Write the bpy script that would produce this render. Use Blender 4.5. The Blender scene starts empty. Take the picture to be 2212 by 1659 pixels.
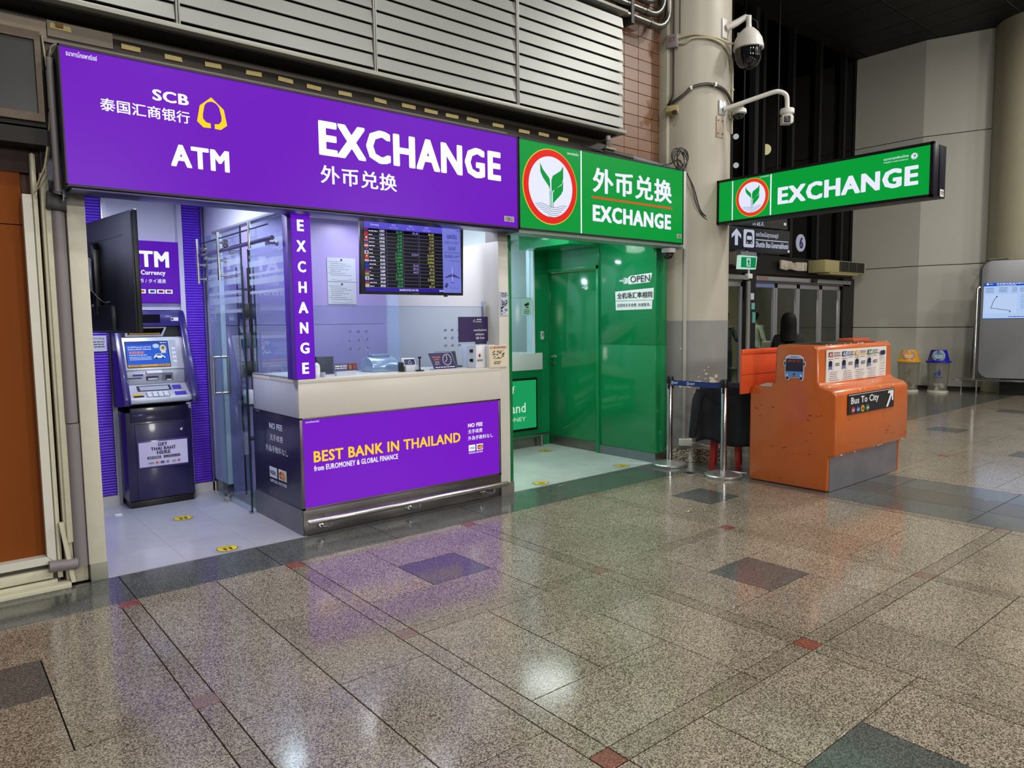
import bpy, bmesh, math, random
from mathutils import Vector, Matrix
random.seed(7)
PI = math.pi
sc = bpy.context.scene
COL = sc.collection

# ------------------------------------------------------------------ camera, world, lights
YAW, PITCH, ROLL, FPX = 0.879267, 0.0863415, -0.0123075, 1548.14
cam_d = bpy.data.cameras.new('camera'); cam_d.sensor_width = 36.0; cam_d.lens = FPX * 36.0 / 2212.0
cam_d.clip_start = 0.05; cam_d.clip_end = 100
cam = bpy.data.objects.new('camera', cam_d); COL.objects.link(cam)
_f = Vector((math.cos(YAW) * math.cos(PITCH), math.sin(YAW) * math.cos(PITCH), -math.sin(PITCH)))
_r = Vector((math.sin(YAW), -math.cos(YAW), 0)); _u = _r.cross(_f)
_r2 = _r * math.cos(ROLL) + _u * math.sin(ROLL); _u2 = -_r * math.sin(ROLL) + _u * math.cos(ROLL)
M3 = Matrix((_r2, _u2, -_f)).transposed()
cam.matrix_world = Matrix.Translation((0, 0, 1.5)) @ M3.to_4x4()
sc.camera = cam
sc.view_settings.view_transform = 'Standard'; sc.view_settings.look = 'None'
sc.view_settings.gamma = 1; sc.view_settings.use_curve_mapping = False
sc.view_settings.exposure = 0.0
sc.cycles.transparent_max_bounces = 40; sc.cycles.max_bounces = 10
w = bpy.data.worlds.new('world'); sc.world = w; w.use_nodes = True
w.node_tree.nodes['Background'].inputs[0].default_value = (0.75, 0.78, 0.85, 1)
w.node_tree.nodes['Background'].inputs[1].default_value = 0.10

def lamp(name, loc, size, power, color=(1, .95, .88), rot=(0, 0, 0), shape='DISK', sy=None, spread=PI):
    d = bpy.data.lights.new(name, 'AREA'); d.shape = shape; d.size = size; d.energy = power; d.color = color
    if sy: d.size_y = sy
    d.spread = spread
    o = bpy.data.objects.new(name, d); COL.objects.link(o); o.location = loc; o.rotation_euler = rot
    return o
HALL = [(1.5, 1.2), (4.6, -.6), (-1.8, -.8), (8.6, 1.6), (11.6, -1.5), (3.6, -4.2), (9.0, -5.0), (14.2, 1.9), (-1.5, -5), (13.8, -3.2)]
HALL_L = ['round hall ceiling lamp ' + a for a in ('above the middle of the granite floor', 'in front of the green booth', 'in front of the brown shutter', 'above the orange bus desk', 'beyond the orange bus desk, out in the hall', 'behind the viewer, in the middle', 'far behind the bus desk across the hall', 'before the waste bins', 'behind the viewer, on the shutter side', 'nearest the grey information screen')]
HALL_P = [a * .42 for a in (250, 350, 150, 520, 420, 330, 360, 240, 200, 620)]
for (hx, hy), hp in zip(HALL, HALL_P):
    lamp('hall_lamp', (hx, hy, 6.9), .45, hp, (1, .965, .90))
COOL = (.83, .86, 1.0)
BOOTH = [(1.35, 5.55, 2.57, 30, COOL), (3.26, 6.04, 2.485, 6, COOL), (2.42, 6.07, 2.485, 6, COOL), (3.3, 5.35, 2.485, 6, COOL), (5.16, 5.66, 2.53, 5, (.85, .97, .95)), (4.5, 6.9, 2.53, 12, (.85, .92, 1)), (5.5, 6.9, 2.53, 12, (.85, .92, 1))]
for bx_, by_, bz_, bp_, bc_ in BOOTH: lamp('booth_lamp', (bx_, by_, bz_ - .03), .6 if 5.1 < bx_ < 5.3 else (.22 if bx_ > 2 else .3), bp_, bc_)
lamp('booth_fill', (2.9, 5.05, 2.44), 1.2, 15, COOL, shape='RECTANGLE', sy=.15); lamp('booth_fill', (4.95, 5.0, 2.5), 1.2, 16, (.85, .97, .95), shape='RECTANGLE', sy=.15)  # fill lights added to brighten both booths, no fixture stands here
for fx_ in (-4, 3, 10): lamp('far_fill', (fx_, -9.5, 4.0), 1.6, 260, (1, .97, .92), (math.radians(82), 0, 0))  # unseen fill added behind the viewer, lifts the beam under the louvres
lamp('kerb_light', (12.5, 10.5, 3.6), .5, 130, (1, .88, .62))
lamp('kerb_light', (15.6, 10.5, 3.6), .5, 160, (1, .85, .5))  # second light, added only to brighten the wall outside

# ------------------------------------------------------------------ materials
def lin(h):
    h = h.lstrip('#'); out = []
    for i in (0, 2, 4):
        c = int(h[i:i + 2], 16) / 255.0
        out.append(c / 12.92 if c <= .04045 else ((c + .055) / 1.055) ** 2.4)
    return tuple(out) + (1,)
_mc = {}
def M(hexc, rough=.55, metal=0.0, emit=0.0, spec=.5, bump=0.0, bscale=60, wear=0.0, wscale=6, coat=0.0, var=0.0):
    key = (hexc, rough, metal, emit, spec, bump, bscale, wear, wscale, coat, var)
    if key in _mc: return _mc[key]
    m = bpy.data.materials.new('mat_' + hexc.strip('#') + ('_lit' if emit else '')); m.use_nodes = True
    nt = m.node_tree; b = nt.nodes['Principled BSDF']
    c = lin(hexc)
    b.inputs['Base Color'].default_value = c
    b.inputs['Roughness'].default_value = rough; b.inputs['Metallic'].default_value = metal
    b.inputs['Specular IOR Level'].default_value = spec
    if coat: b.inputs['Coat Weight'].default_value = coat; b.inputs['Coat Roughness'].default_value = .08
    if emit:
        b.inputs['Emission Color'].default_value = c; b.inputs['Emission Strength'].default_value = emit
        b.inputs['Base Color'].default_value = (c[0] * .1, c[1] * .1, c[2] * .1, 1)
        b.inputs['Roughness'].default_value = .3; b.inputs['Specular IOR Level'].default_value = .12
    if bump or wear:
        geo = nt.nodes.new('ShaderNodeNewGeometry')
    if bump:
        n = nt.nodes.new('ShaderNodeTexNoise'); n.inputs['Scale'].default_value = bscale; n.inputs['Detail'].default_value = 4
        bp = nt.nodes.new('ShaderNodeBump'); bp.inputs['Strength'].default_value = bump; bp.inputs['Distance'].default_value = .01
        nt.links.new(geo.outputs['Position'], n.inputs['Vector']); nt.links.new(n.outputs['Fac'], bp.inputs['Height'])
        nt.links.new(bp.outputs['Normal'], b.inputs['Normal'])
    if wear or var:
        mx = nt.nodes.new('ShaderNodeMix'); mx.data_type = 'RGBA'; mx.blend_type = 'MULTIPLY'
        mx.inputs[0].default_value = 1
        mx.inputs[6].default_value = c
        last = None
        if wear:
            n2 = nt.nodes.new('ShaderNodeTexNoise'); n2.inputs['Scale'].default_value = wscale; n2.inputs['Detail'].default_value = 8
            n2.inputs['Roughness'].default_value = .65
            nt.links.new(geo.outputs['Position'], n2.inputs['Vector'])
            mr = nt.nodes.new('ShaderNodeMapRange'); mr.inputs[1].default_value = .3; mr.inputs[2].default_value = .7
            mr.inputs[3].default_value = 1 - wear; mr.inputs[4].default_value = 1 + wear * .5
            nt.links.new(n2.outputs['Fac'], mr.inputs[0]); last = mr.outputs[0]
        if var:
            oi = nt.nodes.new('ShaderNodeObjectInfo')
            mv = nt.nodes.new('ShaderNodeMapRange'); mv.inputs[3].default_value = 1 - var; mv.inputs[4].default_value = 1 + var
            nt.links.new(oi.outputs['Random'], mv.inputs[0])
            if last is not None:
                mm = nt.nodes.new('ShaderNodeMath'); mm.operation = 'MULTIPLY'
                nt.links.new(last, mm.inputs[0]); nt.links.new(mv.outputs[0], mm.inputs[1]); last = mm.outputs[0]
            else: last = mv.outputs[0]
        nt.links.new(last, mx.inputs[7]); nt.links.new(mx.outputs[2], b.inputs['Base Color'])
    _mc[key] = m; return m

def granite(name, dark, mid, light, rough=.2, scale=175, var=.07, lo=.36, hi=.62):
    m = bpy.data.materials.new(name); m.use_nodes = True; nt = m.node_tree; b = nt.nodes['Principled BSDF']
    geo = nt.nodes.new('ShaderNodeNewGeometry')
    n = nt.nodes.new('ShaderNodeTexNoise'); n.inputs['Scale'].default_value = scale; n.inputs['Detail'].default_value = 3; n.inputs['Roughness'].default_value = .6
    v = nt.nodes.new('ShaderNodeTexVoronoi'); v.inputs['Scale'].default_value = scale * 1.25
    n3 = nt.nodes.new('ShaderNodeTexNoise'); n3.inputs['Scale'].default_value = 2.2; n3.inputs['Detail'].default_value = 3
    for k in (n, v, n3): nt.links.new(geo.outputs['Position'], k.inputs['Vector'])
    sep = nt.nodes.new('ShaderNodeSeparateColor'); nt.links.new(v.outputs['Color'], sep.inputs[0])
    ad = nt.nodes.new('ShaderNodeMix'); ad.inputs[0].default_value = .35
    nt.links.new(n.outputs['Fac'], ad.inputs[2]); nt.links.new(sep.outputs[0], ad.inputs[3])
    cr = nt.nodes.new('ShaderNodeValToRGB'); e = cr.color_ramp.elements
    e[0].position = lo; e[0].color = lin(dark); e[1].position = hi; e[1].color = lin(light)
    x = e.new((lo + hi) / 2); x.color = lin(mid)
    nt.links.new(ad.outputs[0], cr.inputs[0])
    oi = nt.nodes.new('ShaderNodeObjectInfo')
    mv = nt.nodes.new('ShaderNodeMapRange'); mv.inputs[3].default_value = 1 - var; mv.inputs[4].default_value = 1 + var
    nt.links.new(oi.outputs['Random'], mv.inputs[0])
    mr = nt.nodes.new('ShaderNodeMapRange'); mr.inputs[1].default_value = .3; mr.inputs[2].default_value = .7; mr.inputs[3].default_value = .9; mr.inputs[4].default_value = 1.1
    nt.links.new(n3.outputs['Fac'], mr.inputs[0])
    mm = nt.nodes.new('ShaderNodeMath'); mm.operation = 'MULTIPLY'; nt.links.new(mr.outputs[0], mm.inputs[0]); nt.links.new(mv.outputs[0], mm.inputs[1])
    mx = nt.nodes.new('ShaderNodeMix'); mx.data_type = 'RGBA'; mx.blend_type = 'MULTIPLY'; mx.inputs[0].default_value = 1
    nt.links.new(cr.outputs[0], mx.inputs[6]); nt.links.new(mm.outputs[0], mx.inputs[7]); nt.links.new(mx.outputs[2], b.inputs['Base Color'])
    rr = nt.nodes.new('ShaderNodeMapRange'); rr.inputs[3].default_value = rough * .75; rr.inputs[4].default_value = rough * 1.35
    nt.links.new(n3.outputs['Fac'], rr.inputs[0]); nt.links.new(rr.outputs[0], b.inputs['Roughness'])
    b.inputs['IOR'].default_value = 1.6; b.inputs['Specular IOR Level'].default_value = .75
    return m

def glassy(name, tint, ior=1.5, rough=.015, haze=0.0, hazecol='#c8d4e8'):
    m = bpy.data.materials.new(name); m.use_nodes = True; nt = m.node_tree; nt.nodes.clear()
    out = nt.nodes.new('ShaderNodeOutputMaterial'); tr = nt.nodes.new('ShaderNodeBsdfTransparent'); tr.inputs[0].default_value = lin(tint)
    gl = nt.nodes.new('ShaderNodeBsdfGlossy'); gl.inputs['Roughness'].default_value = rough
    fr = nt.nodes.new('ShaderNodeFresnel'); fr.inputs[0].default_value = ior
    mx = nt.nodes.new('ShaderNodeMixShader'); base = tr.outputs[0]
    if haze:
        df = nt.nodes.new('ShaderNodeBsdfDiffuse'); df.inputs[0].default_value = lin(hazecol)
        tl = nt.nodes.new('ShaderNodeBsdfTranslucent'); tl.inputs[0].default_value = lin(hazecol)
        ms = nt.nodes.new('ShaderNodeMixShader'); ms.inputs[0].default_value = .5
        nt.links.new(df.outputs[0], ms.inputs[1]); nt.links.new(tl.outputs[0], ms.inputs[2])
        mh = nt.nodes.new('ShaderNodeMixShader'); mh.inputs[0].default_value = haze
        nt.links.new(tr.outputs[0], mh.inputs[1]); nt.links.new(ms.outputs[0], mh.inputs[2]); base = mh.outputs[0]
    gg = nt.nodes.new('ShaderNodeNewGeometry'); mb = nt.nodes.new('ShaderNodeMath'); mb.operation = 'SUBTRACT'; mb.inputs[0].default_value = 1
    nt.links.new(gg.outputs['Backfacing'], mb.inputs[1]); mk = nt.nodes.new('ShaderNodeMath'); mk.operation = 'MULTIPLY'
    nt.links.new(fr.outputs[0], mk.inputs[0]); nt.links.new(mb.outputs[0], mk.inputs[1])
    nt.links.new(mk.outputs[0], mx.inputs[0]); nt.links.new(base, mx.inputs[1]); nt.links.new(gl.outputs[0], mx.inputs[2])
    nt.links.new(mx.outputs[0], out.inputs[0]); return m

G_LIGHT = granite('granite_light', '#403a31', '#7d7465', '#aea390', rough=.135, var=.10)
G_DARK = granite('granite_dark', '#323432', '#4e514e', '#70736e', rough=.13, lo=.3, hi=.7)
G_BAND = granite('granite_band', '#403a31', '#766c5d', '#a49986', rough=.135, var=.10)
G_RED = granite('granite_red', '#5c3026', '#7c4336', '#9a6656', rough=.2, lo=.3, hi=.7, var=.15)
G_TAN = granite('granite_tan', '#5a463a', '#7a6152', '#947a68', rough=.2, lo=.3, hi=.7, var=.15)
G_BROWN = granite('granite_brown', '#393632', '#4f4b45', '#686259', rough=.15, lo=.3, hi=.7)
CLEAR = glassy('clear_glass', '#eaf6f8', ior=1.85); CLEAR2 = glassy('counter_glass', '#f0f6fa', haze=.05)
FROST = glassy('frosted_film', '#ffffff', haze=.28, rough=.2)
DARKGL = glassy('dark_glass', '#5a5c5a', ior=1.2)
STEEL = M('#c4c2be', .26, 1.0, bump=.02, bscale=8); STEEL2 = M('#8e8a86', .32, 1.0, wear=.15, wscale=4)
CHROME = M('#dcdcdc', .18, 1.0); ALU = M('#b9b8bd', .35, .7)
BLACK = M('#0c0c0e', .35); BLACKM = M('#101012', .7)
BEIGE_ = M('#c6c0ab', .6, bump=.06, bscale=25, wear=.05, wscale=3)
GREYP = M('#8e8d8b', .6, bump=.06, bscale=25, wear=.06, wscale=4)
WHITE = M('#dfe0e2', .4); WHITEP = M('#d8d6d0', .45)
PURP = '#6a18cf'; GRN = '#0aa23c'
W_LIT = M('#f4f6ff', emit=1.0)

# ------------------------------------------------------------------ geometry helpers
ORG = {}
def smooth(me, ang=40):
    for p in me.polygons: p.use_smooth = True
    try: me.set_sharp_from_angle(angle=math.radians(ang))
    except Exception: pass
class G:
    """collects shapes in world space and links them as one mesh"""
    def __init__(s): s.v = []; s.f = []; s.mi = []; s.mats = []; s.cur = 0
    def use(s, m):
        if m not in s.mats: s.mats.append(m)
        s.cur = s.mats.index(m); return s
    def add(s, vs, fs):
        k = len(s.v); s.v += [Vector(a) for a in vs]; s.f += [[i + k for i in f] for f in fs]; s.mi += [s.cur] * len(fs); return s
    def box(s, x0, x1, y0, y1, z0, z1, R=None, c=None):
        vs = [(x, y, z) for x in (x0, x1) for y in (y0, y1) for z in (z0, z1)]
        if R is not None: c = Vector(c); vs = [c + R @ (Vector(a) - c) for a in vs]
        return s.add(vs, [(0, 1, 3, 2), (4, 6, 7, 5), (0, 4, 5, 1), (2, 3, 7, 6), (0, 2, 6, 4), (1, 5, 7, 3)])
    def tube(s, pts, r, n=10, caps=True, cr=True):
        pts = [Vector(a) for a in pts]
        if cr and len(pts) >= 5 and caps and not isinstance(r, (list, tuple)):      # smooth through the points
            q = [pts[0]] + pts + [pts[-1]]; out = []
            for i in range(1, len(q) - 2):
                p0, p1, p2, p3 = q[i - 1:i + 3]
                for t in (0, .25, .5, .75): out.append(.5 * ((2 * p1) + (p2 - p0) * t + (2 * p0 - 5 * p1 + 4 * p2 - p3) * t * t + (3 * p1 - p0 - 3 * p2 + p3) * t ** 3))
            pts = out + [q[-2]]
        rs = r if isinstance(r, (list, tuple)) else [r] * len(pts)
        rings = []; up = None
        for i, a in enumerate(pts):
            t = (pts[min(i + 1, len(pts) - 1)] - pts[max(i - 1, 0)])
            if t.length < 1e-9: t = Vector((0, 0, 1))
            t.normalize()
            if up is None:
                up = Vector((0, 0, 1)) if abs(t.z) < .9 else Vector((1, 0, 0))
            e = t.cross(up); 
            if e.length < 1e-6: e = t.orthogonal()
            e.normalize(); up = e.cross(t).normalized()
            rings.append([a + e * rs[i] * math.cos(2 * PI * k / n) + up * rs[i] * math.sin(2 * PI * k / n) for k in range(n)])
        vs = [q for rg in rings for q in rg]; fs = []
        for i in range(len(pts) - 1):
            for k in range(n):
                fs.append((i * n + k, (i + 1) * n + k, (i + 1) * n + (k + 1) % n, i * n + (k + 1) % n))
        if caps:
            fs.append(tuple(range(n))); fs.append(tuple((len(pts) - 1) * n + k for k in reversed(range(n))))
        return s.add(vs, fs)
    def lathe(s, prof, c, n=24, axis=None, cap=True):
        c = Vector(c); A = Vector(axis).normalized() if axis is not None else Vector((0, 0, 1))
        e = A.orthogonal().normalized(); g = A.cross(e)
        vs = []; fs = []
        for r, z in prof:
            for k in range(n):
                a = 2 * PI * k / n; vs.append(c + A * z + (e * math.cos(a) + g * math.sin(a)) * max(r, 1e-4))
        for i in range(len(prof) - 1):
            for k in range(n):
                fs.append((i * n + k, i * n + (k + 1) % n, (i + 1) * n + (k + 1) % n, (i + 1) * n + k))
        if cap:
            fs.append(tuple(reversed(range(n)))); m = (len(prof) - 1) * n; fs.append(tuple(m + k for k in range(n)))
        return s.add(vs, fs)
    def ext(s, poly, o, u, v, d):
        """polygon (a,b) in plane o + a*u + b*v, swept along d"""
        o = Vector(o); u = Vector(u); v = Vector(v); d = Vector(d); n = len(poly)
        vs = [o + u * a + v * b for a, b in poly]; vs += [q + d for q in vs]
        fs = [tuple(range(n)), tuple(reversed(range(n, 2 * n)))] + [(i, (i + 1) % n + 0, (i + 1) % n + n, i + n)[::-1] for i in range(n)]
        return s.add(vs, fs)
    def build(s, name, mat=None, parent=None, bevel=0, seg=2, sm=False, ang=40, org=None):
        me = bpy.data.meshes.new(name)
        if parent is not None: org = ORG[parent.name]
        if org is None: org = Vector((0, 0, 0))
        org = Vector(org)
        me.from_pydata([tuple(a - org) for a in s.v], [], s.f)
        if s.mats:
            for m in s.mats: me.materials.append(m)
            me.polygons.foreach_set('material_index', s.mi)
        elif mat: me.materials.append(mat)
        bm = bmesh.new(); bm.from_mesh(me)
        bmesh.ops.recalc_face_normals(bm, faces=bm.faces)
        if bevel:
            bmesh.ops.bevel(bm, geom=[e for e in bm.edges if len(e.link_faces) == 2 and e.calc_face_angle(0) > .5], offset=bevel, segments=seg, affect='EDGES', profile=.5)
        bm.to_mesh(me); bm.free()
        if sm or bevel: smooth(me, ang)
        ob = bpy.data.objects.new(name, me); COL.objects.link(ob)
        if parent is not None: ob.parent = parent
        else: ob.location = org
        ORG[ob.name] = org
        return ob
def thing(name, label, cat, loc, group=None):
    o = bpy.data.objects.new(name, None); o.empty_display_size = .1; COL.objects.link(o); o.location = loc
    o['label'] = label; o['category'] = cat
    if group: o['group'] = group
    ORG[o.name] = Vector(loc); return o
def tag(o, label, cat, group=None):
    o['label'] = label; o['category'] = cat
    if group: o['group'] = group
    return o
def struct(o): o['kind'] = 'structure'; return o
def stuff(o): o['kind'] = 'stuff'; return o
def bx(name, d, m, parent=None, bevel=0, **k):
    return G().box(*d).build(name, m, parent, bevel, **k)

_tc = {}
def text_mesh(body, bold):
    key = (body, bold)
    if key in _tc: return _tc[key]
    c = bpy.data.curves.new('t', 'FONT'); c.body = body; c.size = 1; c.resolution_u = 2 if len(body) > 6 else 3
    c.space_character = 1 + bold * 2.2
    o = bpy.data.objects.new('t', c); COL.objects.link(o)
    dg = bpy.context.evaluated_depsgraph_get()
    me = bpy.data.meshes.new_from_object(o.evaluated_get(dg))
    vs = [(a.co.x, a.co.y) for a in me.vertices]; fs = [tuple(p.vertices) for p in me.polygons]
    bpy.data.objects.remove(o); bpy.data.meshes.remove(me)
    x0 = min(a[0] for a in vs); x1 = max(a[0] for a in vs); y0 = min(a[1] for a in vs); y1 = max(a[1] for a in vs)
    vs = [((a - x0), (b - y0)) for a, b in vs]
    _tc[key] = (vs, fs, x1 - x0, y1 - y0); return _tc[key]
class P:
    """flat print on a surface: origin o, axes u (reading direction) and v (up); layers stack along n"""
    def __init__(s, o, u, v, eps=.0012):
        s.o = Vector(o); s.u = Vector(u).normalized(); s.v = Vector(v).normalized(); s.n = s.u.cross(s.v)
        s.g = G(); s.L = eps; s.eps = eps * .6; s.sep = None
    def pt(s, a, b, l=None): return s.o + s.u * a + s.v * b + s.n * (s.L if l is None else l)
    def layer(s, k=1): s.L += s.eps * k; return s
    def poly(s, pts, m): s.g.use(m); s.g.add([s.pt(a, b) for a, b in pts], [tuple(range(len(pts)))]); return s
    def rect(s, a0, a1, b0, b1, m): return s.poly([(a0, b0), (a1, b0), (a1, b1), (a0, b1)], m)
    def ell(s, a, b, ra, rb, m, n=32): return s.poly([(a + ra * math.cos(2 * PI * k / n), b + rb * math.sin(2 * PI * k / n)) for k in range(n)], m)
    def line(s, pts, wd, m):
        for (a, b), (c, d) in zip(pts[:-1], pts[1:]):
            L = math.hypot(c - a, d - b) or 1; nx, ny = -(d - b) / L * wd / 2, (c - a) / L * wd / 2
            s.poly([(a - nx, b - ny), (c - nx, d - ny), (c + nx, d + ny), (a + nx, b + ny)], m)
        return s
    def text(s, body, a0, a1, b0, b1, m, bold=0.0):
        vs, fs, wd, ht = text_mesh(body, bold); s.g.use(m)
        sh = [(0, 0)] if not bold else [(0, 0)] + [(bold * math.cos(k * PI / 6), bold * .6 * math.sin(k * PI / 6)) for k in range(12)] + ([(bold * .9 * a, bold * .54 * b) for a in (-1, 1) for b in (-1, 1)] if body in ('EXCHANGE', 'ATM', 'E', 'X', 'H', 'A', 'N', 'BEST BANK IN THAILAND') else [])
        W = wd + (2 * bold if bold else 0); H = ht + (1.2 * bold if bold else 0)
        kx = (a1 - a0) / W; ky = (b1 - b0) / H
        g = s.g
        if s.sep is not None: g = G().use(m); s.sep.append(g)
        for i, (dx, dy) in enumerate(sh):
            g.add([s.pt(a0 + (x + dx + bold) * kx, b0 + (y + dy + bold * .6) * ky, s.L + i * 1e-5) for x, y in vs], fs)
        return s
    def scrib(s, a0, a1, b, h, m, n=5):
        """a row of tiny illegible words"""
        x = a0
        while x < a1 - h * .6:
            wd = min(random.uniform(1.2, 4.5) * h, a1 - x); s.rect(x, x + wd, b, b + h, m); x += wd + h * .7
        return s
    def build(s, name, parent): 
        if parent is not None and parent.type == 'EMPTY':      # print sits on the face that carries it
            hosts = [c for c in parent.children if c.name.split('.')[0] in ('lit_face', 'lit_panel', 'sheet', 'panel', 'board', 'plate', 'screen', 'screen_bezel', 'front_panel', 'leaflet_holder', 'notice_frame', 'keypad_shelf', 'screen_case', 'disc', 'body', 'housing', 'swing_flap', 'head')]
            if hosts: parent = hosts[-1]
        for g in (s.sep or []): g.build('lettering', None, parent)
        return s.g.build(name, None, parent) if s.g.v else None
def fy(x0, y, z0): return dict(o=(x0, y, z0), u=(1, 0, 0), v=(0, 0, 1))
def fx(x, y0, z0): return dict(o=(x, y0, z0), u=(0, -1, 0), v=(0, 0, 1))

# ================================================================== SETTING
# ---- floor: mortar bed, granite slabs laid in pinwheels with narrow bands and small red squares
floor = struct(G().box(-4, 20, -6, 7.62, -.06, -.012).build('floor', M('#141210', .8)))
PY_, PXB = 1.323, .0975
TILE = {}
def slab(name, mat, x0, x1, y0, y1, keep):
    if keep:
        key = (name, mat.name, round(x1 - x0, 3), round(y1 - y0, 3))
        if key not in TILE:
            g = .0026; a, b = (x1 - x0) / 2 - g, (y1 - y0) / 2 - g
            o = G().box(-a, a, -b, b, -.012, 0).build(name, mat, None, bevel=.0008, seg=1)
            TILE[key] = o.data; bpy.data.objects.remove(o)
        o = bpy.data.objects.new(name, TILE[key]); COL.objects.link(o); o.parent = floor
        o.location = ((x0 + x1) / 2, (y0 + y1) / 2, random.uniform(-.0003, 0)); return
    REST.setdefault(mat.name, (G(), mat))[0].box(x0 + .0026, x1 - .0026, y0 + .0026, y1 - .0026, -.012, 0)
REST = {}
cols = [(-1.83, -.585), (-.49, .754)]
cx = 1.785
cols2 = []
for i in range(3): cols2.append((cx + i * 1.345, cx + i * 1.345 + 1.2475))
cols3 = [(7.175 + i * 1.345, 7.175 + i * 1.345 + 1.2475) for i in range(9)]
rows = [(4.20 - 1.323 * i - 1.225, 4.20 - 1.323 * i) for i in range(7)]
def near(x, y): return math.hypot(x, y) < 7.9 and x > -.5 and y > .2 and (x > .3 * y - 1.2) and y > .16 * x - .1
def inset(x, y):
    slab('red_inset', G_RED if (y > 4 and x < 3.2) or (1.6 < x < 1.9 and y < 2) or random.random() < .2 else G_TAN, x - PXB, x, y, y + PXB, near(x, y))
for ci, (x0, x1) in enumerate(cols + cols2 + cols3):
    idx = ci - 1 if ci < 2 else (ci - 1 if ci < 5 else ci)   # checker index
    for ri, (y0, y1) in enumerate(rows):
        t = (x1 - x0) / 3; s_ = (y1 - y0) / 3
        k = near((x0 + x1) / 2, (y0 + y1) / 2)
        dark = (idx + ri) % 2 == (1 if ci >= 5 else (1 if ci >= 2 else 0))
        slab('granite_slab', G_LIGHT, x0, x0 + t, y0 + s_, y1, k)
        slab('granite_slab', G_LIGHT, x0, x0 + 2 * t, y0, y0 + s_, k)
        slab('granite_slab', G_LIGHT, x0 + 2 * t, x1, y0, y0 + 2 * s_, k)
        slab('granite_slab', G_LIGHT, x0 + t, x1, y1 - s_, y1, k)
        slab('dark_slab' if dark else 'granite_slab', G_DARK if dark else G_LIGHT, x0 + t, x0 + 2 * t, y0 + s_, y1 - s_, k)
        # band below the cell, in two lengths, and band to its left
        slab('band_slab', G_BAND, x0, x0 + 2 * t, y0 - PXB, y0, k); slab('band_slab', G_BAND, x0 + 2 * t, x1, y0 - PXB, y0, k)
        slab('band_slab', G_BAND, x0 - PXB, x0, y0, y0 + 2 * s_, k); slab('band_slab', G_BAND, x0 - PXB, x0, y0 + 2 * s_, y1, k)
        inset(x0, y0 - PXB)
        if ri == 0:
            inset(x0, y1); slab('band_slab', G_BAND, x0, x1, y1, y1 + .095, k)
# narrow column of long slabs between the first two bands
for ri in range(12):
    y1 = 4.295 - .808 * ri; k = near(1.2, y1 - .4)
    for xa, xb in ((.845 if False else .845, 1.2675), (1.2675, 1.6875)):
        slab('granite_slab', G_LIGHT, xa, xb, y1 - .808, y1, k)
for ri, (y0, y1) in enumerate(rows):
    for q in (0, 1):
        yy = (y0, y0 + .82) if q == 0 else (y0 + .82, y1)
        slab('band_slab', G_BAND, .754, .845 , yy[0], yy[1], near(.8, yy[0]))
    inset(.845 + .003, y0 - PXB); 
    if ri == 0: inset(.845 + .003, y1)
# dark strip running away between x 5.82 and 7.08
for j in range(13):
    y0 = 4.20 - .824 * (j + 1) + .11
    for i, (xa, xb) in enumerate(((5.82, 6.24), (6.24, 6.66), (6.66, 7.077))):
        slab('dark_slab', G_BROWN if i == 1 else G_DARK, xa, xb, y0, y0 + .824 if j else 4.295, near(xa, y0))
for ri, (y0, y1) in enumerate(rows):
    slab('band_slab', G_BAND, 5.725, 5.82, y0, y1, near(5.7, y0)); inset(5.82, y0 - PXB)
# dark border in front of the booths
for i in range(30):
    xa = .845 - 3 * .8275 + i * .8275
    slab('border_slab', G_DARK, xa, xa + .8275, 4.295, 4.712, xa < 7)
    slab('border_slab', G_DARK, xa, xa + .8275, 4.712, 4.775, xa < 7)
for i in range(14):
    for j in range(4): slab('dark_slab', G_BROWN, 6.0 + i * .83, 6.83 + i * .83, 4.775 + j * .7, 4.775 + (j + 1) * .7, False)
for nm, (g, mat) in REST.items(): stuff(g.build('distant_slabs', mat, floor))

# ---- booth floors
VINYL = M('#a9a9b4', .16, wear=.06, wscale=12, var=.03); MARB = M('#b4bdb8', .18, wear=.1, wscale=3, var=.02)
fl1 = struct(G().box(.79, 3.94, 4.775, 7.3, -.05, -.001).build('floor', M('#55555c', .6)))
for i in range(6):
    for j in range(6):
        xa, ya = .79 + i * .45, 4.775 + j * .45
        if xa > 1.9 and ya > 5.2 and xa > 2.1: continue
        o = G().box(xa + .0006, min(xa + .4494, 2.05 if ya > 4.8 else 2.05), ya + .0006, ya + .4494, -.001, .002).build('vinyl_tile', VINYL, fl1) if xa < 2.0 else None
fl2 = struct(G().box(3.94, 6.2, 4.775, 7.4, -.05, -.001).build('floor', M('#4d524e', .6)))
for i in range(3):
    for j in range(3): G().box(3.975 + i * .65 + .001, 3.975 + (i + 1) * .65 - .001, 4.8 + j * .6 + .001, 4.8 + (j + 1) * .6 - .001, -.001, .002).build('marble_tile', MARB, fl2)

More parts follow.
